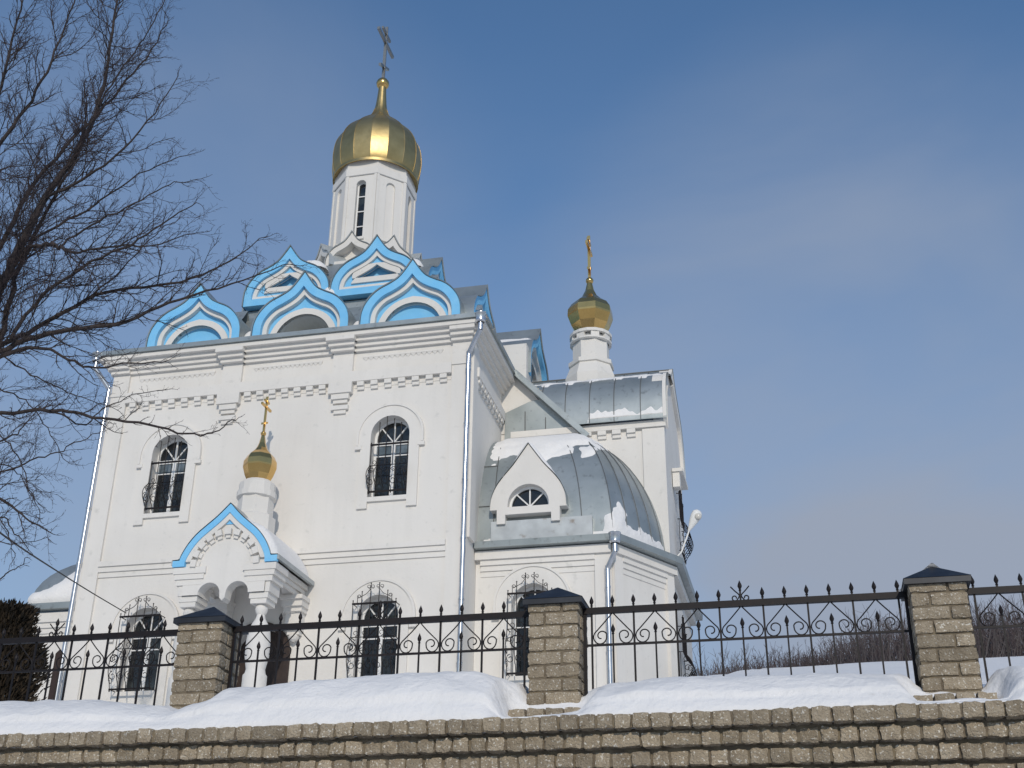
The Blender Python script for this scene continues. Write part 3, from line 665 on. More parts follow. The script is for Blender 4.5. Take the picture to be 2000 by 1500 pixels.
# ------------------------------------------------------------------ arm (side gable) and half-domed annexes, mirrored left and right
def arm_profile(n=14):                    # from the eave up to the ridge, (distance from centre line, z)
    return catmull([(2.50, 15.72), (2.50, 15.95), (2.44, 16.45), (2.28, 16.90), (1.95, 17.30), (1.45, 17.55), (.9, 17.78), (.4, 18.05), (0, 18.40)], 4)
def mx_(x): return 2 * CX - x
AW = 31.4                                  # arm front wall
def annex(mir):
    X = (lambda x: mx_(x)) if mir else (lambda x: x)
    sg = -1 if mir else 1
    Fa = frame((0, AW, 0), (1, 0, 0), (0, -1, 0))
    XE = -3.13
    # arm walls
    mb = MB(); x0, x1 = sorted((X(XR), X(XE)))
    mb.add([(x0, AW, 11.2), (x1, AW, 11.2), (x1, AW, 15.72), (x0, AW, 15.72)], [(0, 1, 2, 3)])
    Fe = frame((X(XE), 0, 0), (0, 1, 0), (sg, 0, 0)); P = arm_profile()
    gab = [(CY - 2.25, 11.2), (CY + 2.25, 11.2)] + [(CY + min(2.25, d), z) for d, z in P] + [(CY - min(2.25, d), z) for d, z in P[::-1][1:]]
    mb.plate(Fe, gab, [], -.3, 0)
    fr_ = [(CY + d + .02, z + .04) for d, z in P] + [(CY - d - .02, z + .04) for d, z in P[::-1][1:]]; inn = [(CY + max(0, d - .3), z - .22) for d, z in P] + [(CY - max(0, d - .3), z - .22) for d, z in P[::-1][1:]]
    mb.plate(Fe, fr_ + inn[::-1], [], .001, .10)
    if not mir:
        mb.fbox(Fa, -3.75, XE, 11.45, 15.52, .001, .06); mb.fbox(Fa, XR + .3, XE + .05, 15.53, 15.72, .001, .12)
        dent_row(mb, Fa, -5.5, -3.85, 4, 15.528, .24)
    part(mb, 'arm_wall', PLASTER)
    # barrel roof with standing seams
    mb = MB(); xs_ = [X(XR - .5)] + [X(XR + (XE + .12 - XR) * i / 6) for i in range(7)]
    def prof_at(x):                       # front slope starts at the valley gutter
        zv = 17.50 - (x + 7.36) * 1.047 if x < -5.3 else 0; q = [p for p in P if p[1] >= zv] or [P[-1]]
        k = P.index(q[0])
        if k > 0:
            a, b = P[k - 1], P[k]; t = (zv - a[1]) / (b[1] - a[1]); q = [(a[0] + (b[0] - a[0]) * t, zv)] + q
        tt = [q[min(len(q) - 2, int(i / 24 * (len(q) - 1)))] if False else q[0] for i in range(1)]
        out = []
        for i in range(25):
            f = i / 24 * (len(q) - 1); m_ = min(len(q) - 2, int(f)) if len(q) > 1 else 0; f -= m_
            out.append((q[m_][0] + (q[m_ + 1][0] - q[m_][0]) * f, q[m_][1] + (q[m_ + 1][1] - q[m_][1]) * f) if len(q) > 1 else q[0])
        return [(CY - d, z) for d, z in out] + [(CY + d, z) for d, z in P[::-1][1:]]
    xg = [-7.36 + .10 * i for i in range(22)] + [-5.2, XE + .12]
    mb.grid([[(x, y, z) for y, z in prof_at(x)] for x in xg])
    full = [(CY - d, z) for d, z in P] + [(CY + d, z) for d, z in P[::-1][1:]]
    rf = part(mb, 'arm_roof', ZINC, smooth=50)
    rb = MB()
    for x in (-6.6, -5.9, -5.2, -4.5, -3.75): rb.tube([(x, y, z + .012) for y, z in prof_at(x)], .016, 4)
    rb.tube([(XR, CY, 18.42), (XE + .12, CY, 18.42)], .02, 4)
    rb.build('seam', SEAM, rf)
    # lower polygonal annex
    YA = 28.93; p1, p2 = -4.33, -3.10; y2 = 31.1
    pts = [(X(XR - .0), YA), (X(p1), YA), (X(p2), y2), (X(p2), 2 * CY - y2), (X(XE - .3), 2 * CY - y2)]
    wc = -6.33
    mb = MB(); FA = frame((0, YA, 0), (1, 0, 0), (0, -1, 0))
    fx0, fx1 = sorted((X(XR + .005), X(p1)))
    mb.plate(FA, [(fx0, 6), (fx1, 6), (fx1, 11.3), (fx0, 11.3)], [arch(X(wc), 8.0, 9.95, .53)], -.42, 0, sides=False)
    A, B = Vector((X(p1), YA, 0)), Vector((X(p2), y2, 0)); u_ = (B - A).normalized(); n_ = Vector((u_.y, -u_.x, 0)) * sg; L2 = (B - A).length
    FS = frame(A, u_, n_); mb.plate(FS, [(0, 6), (L2, 6), (L2, 11.3), (0, 11.3)], [], -.3, 0, sides=False)
    Ft = frame((X(p2), 0, 0), (0, 1, 0), (sg, 0, 0)); mb.plate(Ft, [(y2, 6), (2 * CY - y2, 6), (2 * CY - y2, 11.3), (y2, 11.3)], [], -.3, 0, sides=False)
    # corner strips and mouldings
    lo, hi = sorted((X(XR + .14), X(p1 - .42)))
    for z0, z1, c in ((10.72, 10.86, .02), (10.861, 11.0, .055), (11.001, 11.14, .10)):
        mb.fbox(FA, lo, hi, z0, z1, .001, c); mb.fbox(FS, .34, L2 - .3, z0, z1, .001, c)
    a_, b_ = sorted((X(p1 - .42), X(p1))); mb.fbox(FA, a_, b_, 6, 11.14, .001, .085); mb.fbox(FS, .0, .34, 6, 11.14, .001, .085); mb.fbox(FS, L2 - .3, L2, 6, 11.14, .001, .085)
    lo, hi = sorted((X(XR + .01), X(p1))); mb.fbox(FA, lo, hi, 11.141, 11.36, .001, .16); mb.fbox(FS, -.05, L2 + .05, 11.141, 11.36, .001, .16); mb.fbox(Ft, y2 - .05, 2 * CY - y2, 11.141, 11.36, .001, .16)
    aw = part(mb, 'annex_wall', PLASTER)
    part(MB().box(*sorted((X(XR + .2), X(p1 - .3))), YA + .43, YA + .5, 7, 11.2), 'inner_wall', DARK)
    if not mir:
        window(FA, wc, 8.2, 9.95, .53, .99, 9.70, 7.6, 7.8, 'l', hood_z=9.98)
    # gutter: polygonal band
    g0, g1 = .34, .22
    def off(d): return [(X(XR + .03), YA - d), (X(p1 + d * .62), YA - d), (X(p2 + d), y2 - d * .55), (X(p2 + d), 2 * CY - y2 + .4)]
    mb = MB(); o_, i_ = off(g0), off(g1); w0 = off(-.02)
    mb.grid([[(*p, 11.56) for p in o_], [(*p, 11.40) for p in off(g0 - .02)], [(*p, 11.385) for p in off(.10)]])
    mb.grid([[(*p, 11.56) for p in o_], [(*p, 11.53) for p in i_], [(*p, 11.60) for p in w0]])
    part(mb, 'annex_gutter', ZINC)
    # half dome
    TH = [math.pi / 2 * i / 16 for i in range(17)]; ax = -6.05; H0, HT = 11.58, 15.35
    def dome_pt(s, th):                   # s in 0..3 : side wall -> p1 -> p2 -> arm wall
        k = 1 - math.cos(th); z = H0 + (HT - H0) * math.sin(th); yy = YA + .08 + (AW - YA - .08) * k
        a = (XR, yy); b = (-4.30 + (ax + 4.30) * k, yy); c = (-3.30 + (ax + 3.30) * k, y2 + (AW - y2) * k); d = (-3.22 + (ax + 3.22) * k, AW + .05)
        q = [a, b, c, d]; i = min(2, int(s)); t = s - i; bul = (.10 * math.sin(math.pi * t) if i == 1 else 0) * math.cos(th)
        x, y = q[i][0] + (q[i + 1][0] - q[i][0]) * t, q[i][1] + (q[i + 1][1] - q[i][1]) * t
        return Vector((X(x + bul * .8), y - bul * .5, z))
    ss = [0, .25, .5, .75, .999] + [1 + .125 * i for i in range(8)] + [2, 2.5, 3]
    mb = MB().grid([[dome_pt(s, th) for s in ss] for th in TH]); hd = part(mb, 'half_dome', ZINC, smooth=30)
    rb = MB()
    for s in (.12, .78, 1.0, 1.25, 1.5, 1.75, 2.0): rb.tube([dome_pt(s, th) + Vector((0, -.01, .01)) for th in TH], .014, 4)
    for th_ in (TH[3], TH[7]): rb.tube([dome_pt(s, th_) + Vector((0, -.012, .008)) for s in (0, .12)], .012, 4)
    rb.build('seam', SEAM, hd)
    if not mir:
        # pale metal plinth under the dormer
        mb = MB().box(-7.42, -4.80, YA - .06, YA + .5, 11.58, 12.16); part(mb, 'dormer_plinth', PALEZINC2)
        # dormer
        DX, DZ = -6.43, 14.22; FD = frame((0, YA - .14, 0), (1, 0, 0), (0, -1, 0))
        H = catmull([(0, 0), (.2, .29), (.42, .60), (.66, .88), (.85, 1.15), (.97, 1.45), (1.0, 1.72), (1.0, 1.78)], 4)
        o_ = [(DX + 1.0, DZ - 1.78), (DX + .82, DZ - 1.78), (DX + .82, DZ - 2.16), (DX + .60, DZ - 2.16), (DX + .60, DZ - 1.92), (DX - .60, DZ - 1.92), (DX - .60, DZ - 2.16), (DX - .82, DZ - 2.16), (DX - .82, DZ - 1.78), (DX - 1.0, DZ - 1.78)]
        rt = [(DX + x, DZ - d) for x, d in H]; lf = [(DX - x, DZ - d) for x, d in H if x > 0]
        poly = o_ + lf[::-1][1:] + rt[:-1]
        hl = [(DX - .54, DZ - 1.72), (DX + .54, DZ - 1.72)] + arc(DX, DZ - 1.66, .54, 0, 180, 18)
        mb = MB().plate(FD, poly, [hl], -.30, 0, hole_depth=.26); dmr = part(mb, 'dormer', PLASTER)
        fr = MB().plate(FD, hl, [[(DX - .48, DZ - 1.66), (DX + .48, DZ - 1.66)] + arc(DX, DZ - 1.66, .48, 0, 180, 18)], -.26, -.21, hole_depth=.05)
        for q in (45, 90, 135): fr.tube([FD(DX, DZ - 1.66, -.235), FD(DX + .5 * math.cos(R(q)), DZ - 1.66 + .5 * math.sin(R(q)), -.235)], .024, 4)
        fr.build('window', WHITEP, dmr); MB().plate(FD, hl, [], -.28, -.262).build('pane', GLASS, dmr)
        P = lf[::-1] + rt; rfm = MB().grid([[FD(x, z + .03, c) for x, z in P] for c in (.04, -.5, -1.9)]); rfm.build('dormer_roof', ZINC, dmr, smooth=40)
        # cladding on the arm wall behind the dome and the sloping valley gutter
        mb = MB().plate(Fa, [(-7.70, 14.2), (-5.35, 14.2), (-5.35, 15.50), (-6.55, 16.72), (-6.98, 16.66), (-7.70, 16.36)], [], .002, .05); cl = part(mb, 'wall_cladding', ZINC)
        rb = MB()
        for x in (-7.1, -6.5, -5.95): rb.fbox(Fa, x - .012, x + .012, 14.3, 16.35 - max(0, x + 6.75) * .95, .051, .075)
        rb.build('seam', SEAM, cl)
        mb = MB().plate(Fa, [(XR, 15.7), (-5.9, 15.7), (-6.95, 17.0), (-7.40, 17.5), (XR, 17.5)], [], -.6, 0); part(mb, 'arm_shoulder', PLASTER)
        vg = MB(); p0, p1_ = Vector((-7.36, AW - .22, 17.56)), Vector((-5.24, AW - .22, 15.34)); d_ = (p1_ - p0).normalized(); nn = Vector((d_.z, 0, -d_.x)) * -1
        for (h0, h1, y0_, y1_) in ((-.10, .06, -.10, -.07), (-.10, -.08, -.07, .40)):
            vg.add([p + nn * h + Vector((0, y_, 0)) for p in (p0, p1_) for h in (h0, h1) for y_ in (y0_, y1_)], [(0, 1, 3, 2), (4, 6, 7, 5), (0, 4, 5, 1), (2, 3, 7, 6), (0, 2, 6, 4), (1, 5, 7, 3)])
        part(vg, 'valley_gutter', ZINC)
        vr = MB().add([p0 + Vector((0, .0, .02)), p1_ + Vector((0, 0, .02)), p1_ + Vector((.15, 1.0, .55)), p0 + Vector((-.2, 1.6, .6))], [(0, 1, 2, 3)]); part(vr, 'valley_sheet', ZINC)
        # end windows with bellied grilles (seen edge-on)
        FeG = frame((XE + .10, 0, 0), (0, 1, 0), (1, 0, 0))
        g_, _ = grille(FeG, CY - .1, 14.15, 12.45, .55, .06, .24, [.05, .3, .4, .4, .3, .05], None, 6); g_.build('end_grille', IRON, church)
        part(MB().fbox(FeG, CY - .85, CY + .7, 14.75, 14.85, -.08, .22).fbox(FeG, CY - .8, CY - .5, 14.3, 14.74, -.08, .12), 'end_window_hood', PLASTER)
        FtG = frame((p2, 0, 0), (0, 1, 0), (1, 0, 0)); g_, _ = grille(FtG, CY - .9, 10.1, 8.6, .55, .10, .24, [.05, .3, .4, .4, .3, .05], None, 6); g_.build('end_grille', IRON, church)
    return dome_pt
dome_R = annex(False)
def left_annex():
    YA, x1, x2, y2 = 32.1, -22.7, -23.7, 34.0
    FA = frame((0, YA, 0), (1, 0, 0), (0, -1, 0)); mb = MB().plate(FA, [(x1, 6), (XL, 6), (XL, 11.3), (x1, 11.3)], [], -.3, 0)
    A, B = Vector((x1, YA, 0)), Vector((x2, y2, 0)); u_ = (B - A).normalized(); n_ = Vector((-u_.y, u_.x, 0)); L2 = (B - A).length
    FS = frame(A, u_, n_); mb.plate(FS, [(0, 6), (L2, 6), (L2, 11.3), (0, 11.3)], [], -.3, 0)
    mb.plate(frame((x2, 0, 0), (0, -1, 0), (-1, 0, 0)), [(-38, 6), (-y2, 6), (-y2, 11.3), (-38, 11.3)], [], -.3, 0)
    for z0, z1, c in ((10.60, 10.76, .03), (10.761, 10.92, .07), (10.921, 11.08, .12)): mb.fbox(FA, x1 + .4, -20.75, z0, z1, .001, c)
    mb.fbox(FA, x1, x1 + .4, 6, 11.08, .001, .085); mb.fbox(FA, -20.75, -20.3, 6, 11.08, .001, .10); mb.fbox(FA, x1 - .05, XL, 11.081, 11.36, .001, .18)
    part(mb, 'left_annex_wall', PLASTER)
    mb = MB(); o_ = lambda d: [(XL - .02, YA - d), (x1 - d * .6, YA - d), (x2 - d, y2 - d * .5), (x2 - d, 38)]
    mb.grid([[(*p, 11.62) for p in o_(.36)], [(*p, 11.44) for p in o_(.34)], [(*p, 11.42) for p in o_(.1)]]); mb.grid([[(*p, 11.62) for p in o_(.36)], [(*p, 11.66) for p in o_(-.02)]]); part(mb, 'annex_gutter', ZINC)
    def pt(s, th):
        k = 1 - math.cos(th); z = 11.63 + 2.3 * math.sin(th) ** .9; ap = (XL - 1.0, 35.5)
        q = [(XL, YA + .05 + 3.4 * k), (x1 + (ap[0] - x1) * k, YA + .05 + (ap[1] - YA - .05) * k), (x2 + (ap[0] - x2) * k, y2 + (ap[1] - y2) * k), (x2 + (ap[0] - x2) * k, 37 + (ap[1] - 37) * k)]
        i = min(2, int(s)); t = s - i; return Vector((q[i][0] + (q[i + 1][0] - q[i][0]) * t, q[i][1] + (q[i + 1][1] - q[i][1]) * t, z))
    part(MB().grid([[pt(s, math.pi / 2 * i / 14) for s in (0, .5, .999, 1, 1.5, 1.999, 2, 3)] for i in range(15)]), 'left_half_dome', ZINC, smooth=30)
    return pt
dome_L = left_annex()

# downpipes -----------------------------------------------------------------
def downpipe(top, kx, ky, x, y, z0, z1, r=.068, hopper=.14):
    mb = MB(); t = Vector(top)
    mb.lathe((t.x, t.y), [(hopper * .75, t.z - .20), (hopper, t.z - .16), (hopper, t.z + .03), (hopper * 1.12, t.z + .05), (hopper * 1.12, t.z + .07), (hopper * .9, t.z + .07), (hopper * .8, t.z - .1)], 16)
    mb.tube([t + Vector((0, 0, -.2)), t + Vector((0, 0, -.42))], r, 12); mb.tube([t + Vector((0, 0, -.40)), Vector((x, y, z1))], r * 1.02, 12); mb.tube([(x, y, z1 + .06), (x, y, z0)], r, 14)
    z = z1 - .5; 
    while z > z0 + .3:
        mb.tube([(x, y, z), (x, y, z + .05)], r * 1.16, 14); mb.box(x - .012, x + .012, y, y + .14, z + .01, z + .04); z -= 1.55
    return mb.build('downpipe', GALV, church, smooth=40)
downpipe((XR + .33, YF - .42, 17.50), 0, 0, XR - .05, YF - .14, 6.6, 16.55)
downpipe((XL - .42, YF - .42, 17.50), 0, 0, XL - .06, YF - .12, 6.6, 16.55)
downpipe((-4.20, 28.62, 11.50), 0, 0, -4.42, 28.76, 7.0, 10.72, .062)

# porch ---------------------------------------------------------------------
PY, PC = 25.7, -13.12
PF = frame((PC, PY, 0), (1, 0, 0), (0, -1, 0)); PT = 11.93
PH = catmull([(0, 0), (.30, .31), (.56, .53), (.80, .74), (.99, .98), (1.12, 1.22), (1.17, 1.37)], 4)
def poly_half(H, tail): return [(x, PT - d) for x, d in H] + tail
porch = MB()
rt = poly_half(offset_half(PH, .14), [(1.20, 10.50), (1.20, 10.40)])
full = [(-x, z) for x, z in rt[::-1] if x > 0][:] + rt
zs = 9.72; ra = .285; ca = .36
bot = [(1.05, 10.40), (1.05, zs), (ca + ra, zs)] + arc(ca, zs, ra, 0, 180, 10) + [(.065, 9.62), (0, 9.55), (-.065, 9.62)] + arc(-ca, zs, ra, 0, 180, 10) + [(-ca - ra, zs), (-1.05, zs), (-1.05, 10.40)]
poly = [(x, z) for x, z in full] + bot
porch.plate(PF, poly, [], -.42, -.10, back=True)
# white rim under the blue trim
rim = outline(offset_half(PH, .13), 0, PT, 1.40) + outline(offset_half(PH, .27), 0, PT, 1.40)[::-1]; porch.plate(PF, rim, [], -.12, -.03)
for i in range(11):
    q = 90 + (i - 5) * 17.2; c_, s_ = math.cos(R(q)), math.sin(R(q)); Fq = frame(PF(.76 * c_, 10.42 + .76 * s_, 0), (1, 0, 0), (0, -1, 0))
    def rot(a, b): return (a * s_ + b * c_, -a * c_ + b * s_)
    for w_, h0, h1, d in ((.085, -.02, .12, .0), (.06, -.10, -.021, -.05)):
        P = [rot(-w_, h0), rot(w_, h0), rot(w_, h1), rot(-w_, h1)]; porch.plate(Fq, P, [], -.10, d)
# side beams
for sx in (-1, 1):
    Fs = frame((PC + sx * 1.05, 0, 0), (0, 1, 0), (sx, 0, 0))
    porch.plate(Fs, [(25.81, 10.55), (25.81, 9.72), (26.2, 9.72)] + arc(26.95, 9.72, .72, 180, 0, 14) + [(27.99, 9.72), (27.99, 10.55)], [], -.30, 0, back=True)
    for z0, z1, d in ((10.12, 10.22, .06), (10.23, 10.33, .11), (10.34, 10.46, .17)): porch.fbox(Fs, 25.82, 27.99, z0, z1, .001, d)
    # capitals (front) and corbels (rear)
    for w_, z0, z1 in ((.42, 10.24, 10.40), (.38, 10.11, 10.239), (.33, 9.97, 10.109), (.27, 9.72, 9.969), (.235, 9.58, 9.719), (.20, 9.46, 9.579)):
        x = PC + sx * .90; porch.box(x - w_, x + w_, PY + .10 + (.32 - w_) * .6, PY + .10 + .64 - (.32 - w_) * .4, z0, z1)
    for w_, z0, z1, d in ((.30, 10.02, 10.12, .52), (.27, 9.86, 10.019, .44), (.24, 9.74, 9.859, .36), (.20, 9.30, 9.739, .28), (.16, 9.20, 9.299, .2)):
        x = PC + sx * 1.0; porch.box(x - w_, x + w_, 28 - d, 27.999, z0, z1)
    porch.lathe((PC + sx * 1.0, 27.86), [(.02, 9.02), (.10, 9.08), (.14, 9.15), (.10, 9.199)], 12)
porch.box(PC - 1.0, PC + 1.0, 26.2, 27.99, 10.56, 10.6)
po = part(porch, 'porch', PLASTER)
for sx in (-1, 1):
    MB().lathe((PC + sx * .92, PY + .36), [(.09, 9.47), (.13, 9.42), (.15, 9.35), (.13, 9.27), (.095, 9.22), (.12, 9.12), (.19, 9.0), (.25, 8.85), (.28, 8.6), (.28, 8.25), (.22, 7.95), (.24, 7.85), (.28, 7.8), (.28, 6.3)], 20).build('column', PLASTER, po, smooth=40)
ear = [(1.17, PT - 1.37), (1.34, PT - 1.37), (1.34, PT - 1.52), (1.03, PT - 1.52)]
o_ = [(x, PT - d) for x, d in PH]; i_ = [(x, PT - d) for x, d in offset_half(PH, .15)]
def half(s): return [(s * x, z) for x, z in o_[:-1] + ear + i_[::-1]]
MB().plate(PF, half(1), [], -.10, 0).plate(PF, half(-1), [], -.10, 0).plate(PF, [(-.12, PT - .50), (.12, PT - .50), (0, PT - .36)], [], -.11, -.08).build('blue_trim', BLUE, po)
def porch_roof_pt(u, v):                  # u in -1..1 across, v 0..1 front to wall
    H = PH + [(1.36, 1.38)]; t = abs(u) * (len(H) - 1); i = min(len(H) - 2, int(t)); f = t - i
    x = H[i][0] + (H[i + 1][0] - H[i][0]) * f; d = H[i][1] + (H[i + 1][1] - H[i][1]) * f
    return Vector((PC + math.copysign(x, u), PY - .02 + (27.995 - PY + .02) * v, PT - d + .025))
us = [-1 + i / 30 for i in range(61)]
MB().grid([[porch_roof_pt(u, v) for u in us] for v in (0, .5, 1)]).build('porch_roof', ZINC, po, smooth=40)
for sx in (-1, 1): MB().box(PC + sx * 1.34 - .04, PC + sx * 1.34 + .04, PY + .012, 27.98, PT - 1.47, PT - 1.36).build('porch_gutter', PALEZINC, po)
MB().plate(FF, arch(CX, 6.5, 8.75, .71), [], -.34, -.3).build('door', DOORM, church)
dl = MB().plate(FF, [(CX - .86, 6.5), (CX - .72, 6.5)] + arc(CX, 8.75, .72, 180, 0, 16) + [(CX + .72, 6.5), (CX + .86, 6.5)] + arc(CX, 8.75, .86, 0, 180, 16), [], .001, .06); dl.build('door_frame', DOORM, church)
# porch cupola
PCU = (PC + .05, 26.95)
mb = MB(); mb.lathe(PCU, [(.53, 10.8), (.53, 11.98), (.45, 12.03), (.45, 12.50)], 8, R(22.5)); mb.lathe(PCU, [(.42, 12.46), (.50, 12.49), (.50, 12.64), (.46, 12.645), (.46, 12.86), (.36, 12.95), (.2, 12.96)], 16)
part(mb, 'cupola_drum', PLASTER)
cupola(PCU, 12.93, .56, .70, church, 1.0)

# ------------------------------------------------------------------ snow lying on roofs and in valleys
def snow_patch(name, label, surf, U, V, thick):
    vs_ = []; fs_ = []; tk = {}
    for j, v in enumerate(V):
        for i, u in enumerate(U):
            p = surf(u, v); e_ = 1e-2
            du = surf(min(u + e_, U[-1]), v) - surf(max(u - e_, U[0]), v); dv = surf(u, min(v + e_, V[-1])) - surf(u, max(v - e_, V[0]))
            n_ = du.cross(dv); n_ = n_.normalized() if n_.length > 1e-9 else Vector((0, 0, 1))
            if n_.z < 0: n_ = -n_
            t = thick(u, v, p); e2 = min((u - U[0]) / (U[-1] - U[0]), (U[-1] - u) / (U[-1] - U[0]), (v - V[0]) / (V[-1] - V[0]), (V[-1] - v) / (V[-1] - V[0]))
            if t > 0: t = -.004 + (t + .004) * sm(0, .05, e2)      # rims run down to the roof
            tk[(i, j)] = t; vs_.append(p + n_ * max(-.03, t))
    W = len(U)
    for j in range(len(V) - 1):
        for i in range(W - 1):
            if max(tk[(i, j)], tk[(i + 1, j)], tk[(i, j + 1)], tk[(i + 1, j + 1)]) > 0: fs_.append((j * W + i, j * W + i + 1, (j + 1) * W + i + 1, (j + 1) * W + i))
    o = MB().add(vs_, fs_).build(name, SNOW, smooth=0); return tag(o, label, 'snow', 'snow lying on the church roofs', 'stuff')
def nf(p, s=2., sd=0.): return noise.noise(p * s + Vector((sd, sd, sd))) + .4 * noise.noise(p * s * 2.7 + Vector((sd, 0, 0)))
lin = lambda a, b, n: [a + (b - a) * i / n for i in range(n + 1)]
def clampt(t, m_): return max(-.03, min(m_, t))
snow_patch('roof_snow', 'snow covering the right slope of the small porch roof', porch_roof_pt, lin(.02, 1., 40), lin(.03, 1, 30), lambda u, v, p: clampt(.30 * (u * 1.6 + v * .5 - .35) + .05 * nf(p, 3), .12) if u < .985 else -.01)
snow_patch('roof_snow', 'snow covering the left slope of the small porch roof', lambda u, v: porch_roof_pt(-u, v), lin(.02, 1., 40), lin(.03, 1, 30), lambda u, v, p: clampt(.30 * (u * 1.6 + v * .5 - .45) + .05 * nf(p, 3), .12) if u < .985 else -.01)
def t_top(s, th, p):
    k = th / (math.pi / 2); edge = .60 + .15 * nf(p, 1.9, 3) - (.06 if s < 1 else -.06 * (s - 1)) - .10 * math.exp(-((s - .55) / .3) ** 2)
    return clampt((k - edge) * .55 + .012 * nf(p, 6), .07)
snow_patch('roof_snow', 'snow cap on the crown of the zinc half dome, above the white dormer', dome_R, lin(.03, 2.9, 90), lin(.2, math.pi / 2 - .005, 70), t_top)
def t_low(s, th, p):
    k = th / (math.pi / 2); edge = .075 + .06 * nf(p, 2.2, 9) + .085 * math.exp(-((s - 1.13) / .16) ** 2)
    return clampt((edge - k) * .6 + .012 * nf(p, 6), .06) if s > .93 else clampt((.03 - k) * 1., .05)
snow_patch('roof_snow', 'ridge of snow along the gutter at the foot of the zinc half dome', dome_R, lin(.02, 2.4, 110), lin(-.03, .7, 50), t_low)
def t_left(s, th, p):
    k = th / (math.pi / 2); hole = 1.3 * sm(.72, 1.0, s) * (1 - sm(1.9, 2.3, s)) * sm(.05, .22, k - .12 * (1 - min(1, s))) * (1 - sm(.62, .85, k))
    return clampt(.09 - .22 * hole + .04 * nf(p, 1.5), .10)
snow_patch('roof_snow', 'snow blanketing the left annex roof beyond the far downpipe', dome_L, lin(.03, 2.95, 60), lin(.0, math.pi / 2 - .01, 50), t_left)
def arm_pt(u, v):
    P = arm_profile(); t = v * (len(P) - 1); i = min(len(P) - 2, int(t)); f = t - i
    return Vector((u, CY - (P[i][0] + (P[i + 1][0] - P[i][0]) * f), P[i][1] + (P[i + 1][1] - P[i][1]) * f))
snow_patch('roof_snow', 'snow line on the shoulder and ridge of the zinc arm roof, under the right cupola', arm_pt, lin(-7.2, -3.1, 80), lin(.45, .995, 44), lambda u, v, p: clampt(.05 * nf(Vector((u * 3, v * 2, 0)), 1) + .09 - abs(v - .60) * .9 - (.03 if (u + 7.2) % .72 < .5 else -.02), .05))
snow_patch('roof_snow', 'ragged snow strip along the eave of the zinc arm roof', arm_pt, lin(-5.25, -3.08, 90), lin(0.02, .40, 44), lambda u, v, p: clampt((.15 + .09 * nf(Vector((u * 2.2, 0, 0)), 1, 5) - v) * .3, .05))
def mound(mb, c, rx, ry, rz, sd=0, ang=0):
    n = 18; m_ = 8; G = []
    for j in range(m_ + 1):
        q = math.pi / 2 * j / m_; row = []
        for i in range(n + 1):
            a = 2 * math.pi * (i % n) / n; d = Vector((math.cos(a) * math.cos(q), math.sin(a) * math.cos(q), math.sin(q)))
            k = 1 + .12 * noise.noise(d * 1.8 + Vector((sd, sd * .7, 0)))
            x, y = d.x * rx * k, d.y * ry * k; row.append((c[0] + x * math.cos(ang) - y * math.sin(ang), c[1] + x * math.sin(ang) + y * math.cos(ang), c[2] + d.z * rz * k))
        G.append(row)
    mb.grid(G)
def lump(label, items):
    mb = MB()
    for i, (c, rx, ry, rz) in enumerate(items): mound(mb, c, rx, ry, rz, i * 3.1 + len(label))
    return tag(mb.build('roof_snow', SNOW, smooth=0), label, 'snow', 'snow lying on the church roofs', 'stuff')
vy = 28.95
lump('snow wedged between the left and middle front blue gables', [((CX - 1.63, 28.86, 17.6), .36, .26, .95), ((CX - 1.62, vy + .5, 17.6), .3, .7, 1.3)])
lump('snow wedged between the middle and right front blue gables', [((CX + 1.66, 28.86, 17.6), .34, .26, .85), ((CX + 1.68, vy + .5, 17.6), .28, .7, 1.25)])
lump('snow heaped at the right roof corner behind the rightmost front gable', [((XR - .12, 28.75, 17.55), .42, .8, .30), ((XR - .30, 29.2, 17.6), .34, .7, .85)])
lump('snow heaped at the left roof corner beside the leftmost front gable', [((XL + .25, 28.5, 17.6), .6, .5, .35)])
lump('snow lying in the saddle between the two upper blue gables', [((CX - .02, 31.0, 20.2), .34, .7, .85)])
lump('snow shelf under the small white gables of the drum', [((CX - 1.0, 31.3, 21.9), .5, .4, .35), ((CX + 2.0, 31.4, 21.6), .7, .5, .4)])
lump('snow strip along the front gutter of the main roof', [((x, 27.75, 17.56), .45, .16, .07 + .05 * random.random()) for x in [XL + .2 + .62 * i for i in range(17)]])
lump('snow strip along the right gutter of the main roof', [((XR + .30, y, 17.56), .14, .4, .10) for y in (28.0, 28.5, 29, 29.5, 30, 30.5, 31)])
def kr(u, v):                              # right centre gable roof
    H = sc(OG, .99); t = u * (len(H) - 1); i = min(len(H) - 2, int(t)); f = t - i
    return Vector((XR + .66 - 3.2 * v, CY + .05 - H[i][0] - (H[i + 1][0] - H[i][0]) * f, 20.32 - H[i][1] - (H[i + 1][1] - H[i][1]) * f))
snow_patch('roof_snow', 'snow patch on the zinc back of the gable facing right, nearest the right cupola', kr, lin(.06, .75, 40), lin(.04, 1, 40), lambda u, v, p: clampt((v * .35 - abs(u - .33) * 1.3 + .06 + .05 * nf(p, 2)) * .6, .08))

